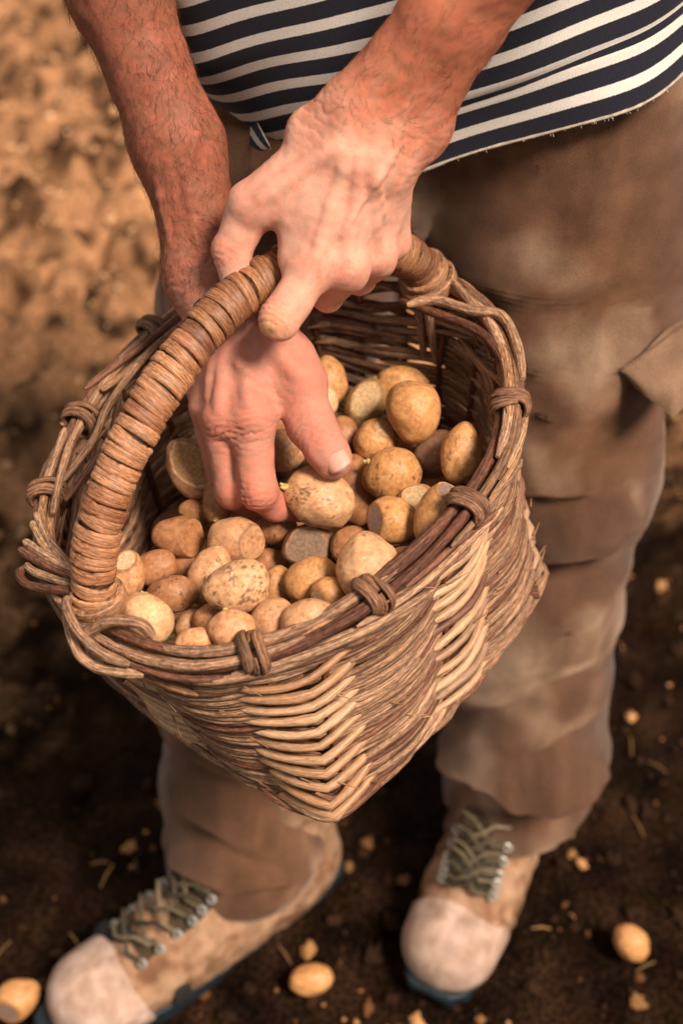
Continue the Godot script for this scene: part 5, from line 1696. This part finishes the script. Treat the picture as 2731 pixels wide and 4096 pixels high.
	obj("sole", sm.mesh(), mats["rubber"], b)
	if strapped:
		var bm := MB.new()
		var pts := PackedVector3Array()
		var rad := PackedFloat32Array()
		for i in 19:
			var a := lerpf(-0.2, PI + 0.2, i / 18.0)
			pts.append(Vector3(cos(a) * 0.053 - 0.003, 0.041 + sin(a) * 0.0515, 0.222 * k - 0.02 * cos(a)))
			rad.append(0.011)
		bm.tube(pts, rad, 8, lin(58, 56, 54), 0.0, 0.35, Vector3(1, 0, 0))
		obj("band", bm.mesh(), mats["suede"], b)
	# tongue, laces and eyelets
	var tg := MB.new()
	var tp := PackedVector3Array([Vector3(0, 0.088, 0.224 * k), Vector3(0, 0.104, 0.198), Vector3(0, 0.126, 0.166), Vector3(0, 0.146, 0.128), Vector3(0, 0.168, 0.09)])
	tg.tube(tp, PackedFloat32Array([0.022, 0.027, 0.029, 0.03, 0.026]), 12, lin(92, 76, 60), 0.0, 0.32, Vector3(0, 0.7, 0.7))
	obj("tongue", tg.mesh(), mats["suede"], b)
	for i in 6:
		var t := 0.46 * i / 5.0
		var p := tp[0].cubic_interpolate(tp[4], Vector3(0, 0.075, 0.25 * k), Vector3(0, 0.26, 0.11), t) if false else tp[mini(int(t * 4.0), 3)].lerp(tp[mini(int(t * 4.0), 3) + 1], t * 4.0 - mini(int(t * 4.0), 3))
		p += Vector3(0, 0.014, 0.012)
		for s in [-1.0, 1.0]:
			var lm := MB.new()
			var nxt := p + Vector3(0, 0.017, -0.012)
			lm.tube(PackedVector3Array([p + Vector3(-0.026 * s, -0.003, -0.007), p + Vector3(-0.012 * s, 0.003, 0.001), p.lerp(nxt, 0.5) + Vector3(0, 0.004, 0.003 + 0.002 * s), nxt + Vector3(0.012 * s, 0.002, 0.001), nxt + Vector3(0.026 * s, -0.003, -0.007)]), PackedFloat32Array([0.002, 0.0024, 0.0024, 0.0024, 0.002]), 7, lin(150, 132, 104).lerp(lin(62, 58, 46), rng.randf()))
			obj("lace", lm.mesh(), mats["cord"], b)
			var em := MB.new()
			ring(em, p + Vector3(0.028 * s, -0.004, -0.007), Vector3(0.4 * s, 0.7, 0.6).normalized(), 0.0038, 0.0016, 0.0012, lin(150, 148, 142), 0.0)
			obj("eyelet", em.mesh(), mats["eyelet"], b)


# ---------------------------------------------------------------- the field
func ground_y(x: float, z: float) -> float:
	var q: FastNoiseLite = mats["n1"]
	var q2: FastNoiseLite = mats["n2"]
	var q3: FastNoiseLite = mats["n3"]
	var near_boot := minf(Vector2(x + 0.16, z + 0.84).length() / 0.34, Vector2(x - 0.15, z + 0.88).length() / 0.30)
	var k := smoothstep(0.75, 1.25, near_boot)
	var far := smoothstep(-1.25, -1.75, z)
	var y := 0.030 * q.get_noise_2d(x, z) + (0.022 + 0.030 * far) * q2.get_noise_2d(x, z) + (0.018 + 0.012 * far) * absf(q3.get_noise_2d(x, z))
	return (y + 0.10 * far * (1.0 - 0.5 * smoothstep(-2.2, -3.4, z))) * k - 0.006


func build_ground() -> void:
	mats["n1"] = noise(201, 1.6, FastNoiseLite.TYPE_SIMPLEX_SMOOTH, 2)
	mats["n2"] = noise(202, 7.0, FastNoiseLite.TYPE_SIMPLEX, 3)
	mats["n3"] = noise(203, 17.0, FastNoiseLite.TYPE_SIMPLEX, 3)
	var edge := noise(204, 2.2, FastNoiseLite.TYPE_SIMPLEX, 4)
	var xs := []
	var zs := []
	for i in 301:
		var t := (i - 150) / 150.0
		xs.append(signf(t) * (1.9 * absf(t) + 60.0 * pow(absf(t), 9.0)))
	for i in 360:
		var t := i / 359.0
		zs.append(0.9 - 5.2 * t - 75.0 * pow(t, 12.0))
	var m := MB.new()
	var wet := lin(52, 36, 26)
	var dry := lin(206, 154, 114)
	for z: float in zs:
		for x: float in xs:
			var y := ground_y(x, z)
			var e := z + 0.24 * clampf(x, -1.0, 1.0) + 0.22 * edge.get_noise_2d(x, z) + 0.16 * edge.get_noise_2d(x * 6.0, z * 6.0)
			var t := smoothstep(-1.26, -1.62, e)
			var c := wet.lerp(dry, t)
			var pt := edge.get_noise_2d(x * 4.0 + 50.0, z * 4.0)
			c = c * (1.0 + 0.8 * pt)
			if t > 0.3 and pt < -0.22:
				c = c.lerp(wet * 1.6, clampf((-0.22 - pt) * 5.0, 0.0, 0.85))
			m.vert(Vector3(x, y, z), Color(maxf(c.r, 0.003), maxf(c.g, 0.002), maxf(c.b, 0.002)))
	var w := xs.size()
	for j in zs.size() - 1:
		for i in w - 1:
			var a := j * w + i
			m.quad(a, a + w, a + w + 1, a + 1)
	m.smooth()
	for i in m.n.size():
		if m.n[i].y < 0.0:
			m.n[i] = -m.n[i]
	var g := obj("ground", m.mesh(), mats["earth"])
	g.set_meta("kind", "structure")
	g.set_meta("label", "ploughed earth, dark and moist in front, dry and tan behind")
	# clods and bits of straw lying on the earth
	rng.seed = 909
	var shapes := []
	for k in 3:
		var cm := MB.new()
		var q := noise(210 + k, 1.1, FastNoiseLite.TYPE_SIMPLEX, 2)
		for j in 9:
			for i in 13:
				var th := PI * j / 8.0
				var ph := TAU * (i % 12) / 12.0
				var d := Vector3(sin(th) * cos(ph), cos(th) * 0.75, sin(th) * sin(ph))
				cm.vert(d * (1.0 + 0.9 * q.get_noise_3dv(d * 1.3)))
		for j in 8:
			for i in 12:
				var a := j * 13 + i
				cm.quad(a, a + 1, a + 14, a + 13)
		cm.smooth(true)
		for i in cm.n.size():
			if cm.n[i].dot(cm.v[i]) < 0.0:
				cm.n[i] = -cm.n[i]
		shapes.append(cm.mesh())
	for k in 3:
		var mm := MultiMesh.new()
		mm.transform_format = MultiMesh.TRANSFORM_3D
		mm.use_colors = true
		mm.mesh = shapes[k]
		var n := 3600
		mm.instance_count = n
		for i in n:
			var z := rng.randf_range(-4.6, -0.35)
			var x := rng.randf_range(-1.0, 1.0) * (0.75 - 0.42 * z)
			var far := smoothstep(-1.3, -1.6, z + 0.24 * clampf(x, -1.0, 1.0) + 0.25 * edge.get_noise_2d(x, z))
			var s := 0.003 + 0.009 * pow(rng.randf(), 4.0) * (1.0 - 0.2 * far)
			var c := lin(48, 32, 22).lerp(lin(200, 156, 114), far)
			var pick := rng.randf()
			if pick < 0.2 and far < 0.5:  # dry crumbs
				c = lin(96, 62, 38).lerp(lin(186, 138, 90), pow(rng.randf(), 3.0))
				s *= 0.8
			elif pick < 0.02:
				c = lin(222, 190, 152)
			c = c * rng.randf_range(0.75, 1.15)
			var bs := Basis.from_euler(Vector3(rng.randf() * 6.0, rng.randf() * 6.0, rng.randf() * 6.0)).scaled(Vector3(s, s * 0.8, s * rng.randf_range(0.7, 1.3)))
			mm.set_instance_transform(i, Transform3D(bs, Vector3(x, ground_y(x, z) + s * 0.25, z)))
			mm.set_instance_color(i, c)
		var mi := MultiMeshInstance3D.new()
		mi.name = numbered("soil_clods", self)
		mi.multimesh = mm
		mi.material_override = mats["earth_crumb"]
		mi.set_meta("kind", "stuff")
		mi.set_meta("label", ["larger rough crumbs of earth scattered over the field", "rounded crumbs of earth scattered over the field", "flat crumbs of earth scattered over the field"][k])
		mi.set_meta("category", "soil")
		add_child(mi, true)


func build_straw() -> void:
	rng.seed = 4242
	var m := MB.new()
	for i in 420:
		var z := rng.randf_range(-3.2, -0.4)
		var x := rng.randf_range(-1.0, 1.0) * (0.75 - 0.42 * z)
		var a := rng.randf() * PI
		var l := rng.randf_range(0.008, 0.04)
		var d := Vector3(cos(a), 0, sin(a)) * l
		var p := Vector3(x, ground_y(x, z) + 0.004, z)
		var e := Vector3(x + d.x, ground_y(x + d.x, z + d.z) + rng.randf_range(0.002, 0.012), z + d.z)
		m.tube(PackedVector3Array([p, p.lerp(e, 0.5) + Vector3(0, 0.003, 0), e]), PackedFloat32Array([0.0012, 0.0014, 0.0008]), 5, lin(176, 136, 88).lerp(lin(110, 78, 48), rng.randf()))
	var o := obj("straw_bits", m.mesh(), mats["cord"])
	tag(o, "short bits of dry straw and root lying on the earth", "straw")
	o.set_meta("kind", "stuff")


func _ready() -> void:
	# camera
	var cam := Camera3D.new()
	cam.name = "camera"
	cam.position = Vector3(0, 1.37, 0)
	cam.rotation_degrees = Vector3(-42, 0, 0)
	cam.near = 0.05
	cam.far = 300.0
	var at := CameraAttributesPhysical.new()
	at.frustum_focal_length = 33.337  # fov 39.6 degrees on a 24 mm high frame
	at.frustum_focus_distance = 0.98
	at.exposure_aperture = 2.6
	at.exposure_multiplier = 1.0
	cam.attributes = at
	add_child(cam)
	cam.current = true
	# sky: bright thin overcast, warm afternoon
	var env := Environment.new()
	env.background_mode = Environment.BG_SKY
	var sky := Sky.new()
	var sm := ProceduralSkyMaterial.new()
	sm.sky_top_color = Color(0.80, 0.79, 0.78)
	sm.sky_horizon_color = Color(0.92, 0.88, 0.83)
	sm.sky_curve = 0.2
	sm.ground_horizon_color = Color(0.5, 0.42, 0.33)
	sm.ground_bottom_color = Color(0.22, 0.17, 0.12)
	sky.sky_material = sm
	env.sky = sky
	env.background_energy_multiplier = 0.42
	env.tonemap_mode = Environment.TONE_MAPPER_LINEAR
	env.tonemap_exposure = 1.92
	env.sdfgi_enabled = true
	env.ssao_enabled = true
	env.ssil_enabled = true
	var we := WorldEnvironment.new()
	we.name = "world"
	we.environment = env
	add_child(we)
	var sun := DirectionalLight3D.new()
	sun.name = "sun"
	sun.light_energy = 1.05
	sun.light_color = Color(1.0, 0.93, 0.86)
	sun.light_angular_distance = 16.0
	sun.shadow_enabled = true
	add_child(sun)
	sun.look_at_from_position(Vector3(0.55, 1.0, 0.55), Vector3.ZERO)
	textures()
	var crumb := mat("earth_crumb", 1.0, null, null, 0.0, 1.0, 0.15)
	crumb.vertex_color_use_as_albedo = true
	build_ground()
	build_straw()
	rng.seed = 42
	build_basket()
	build_potatoes()
	build_person()
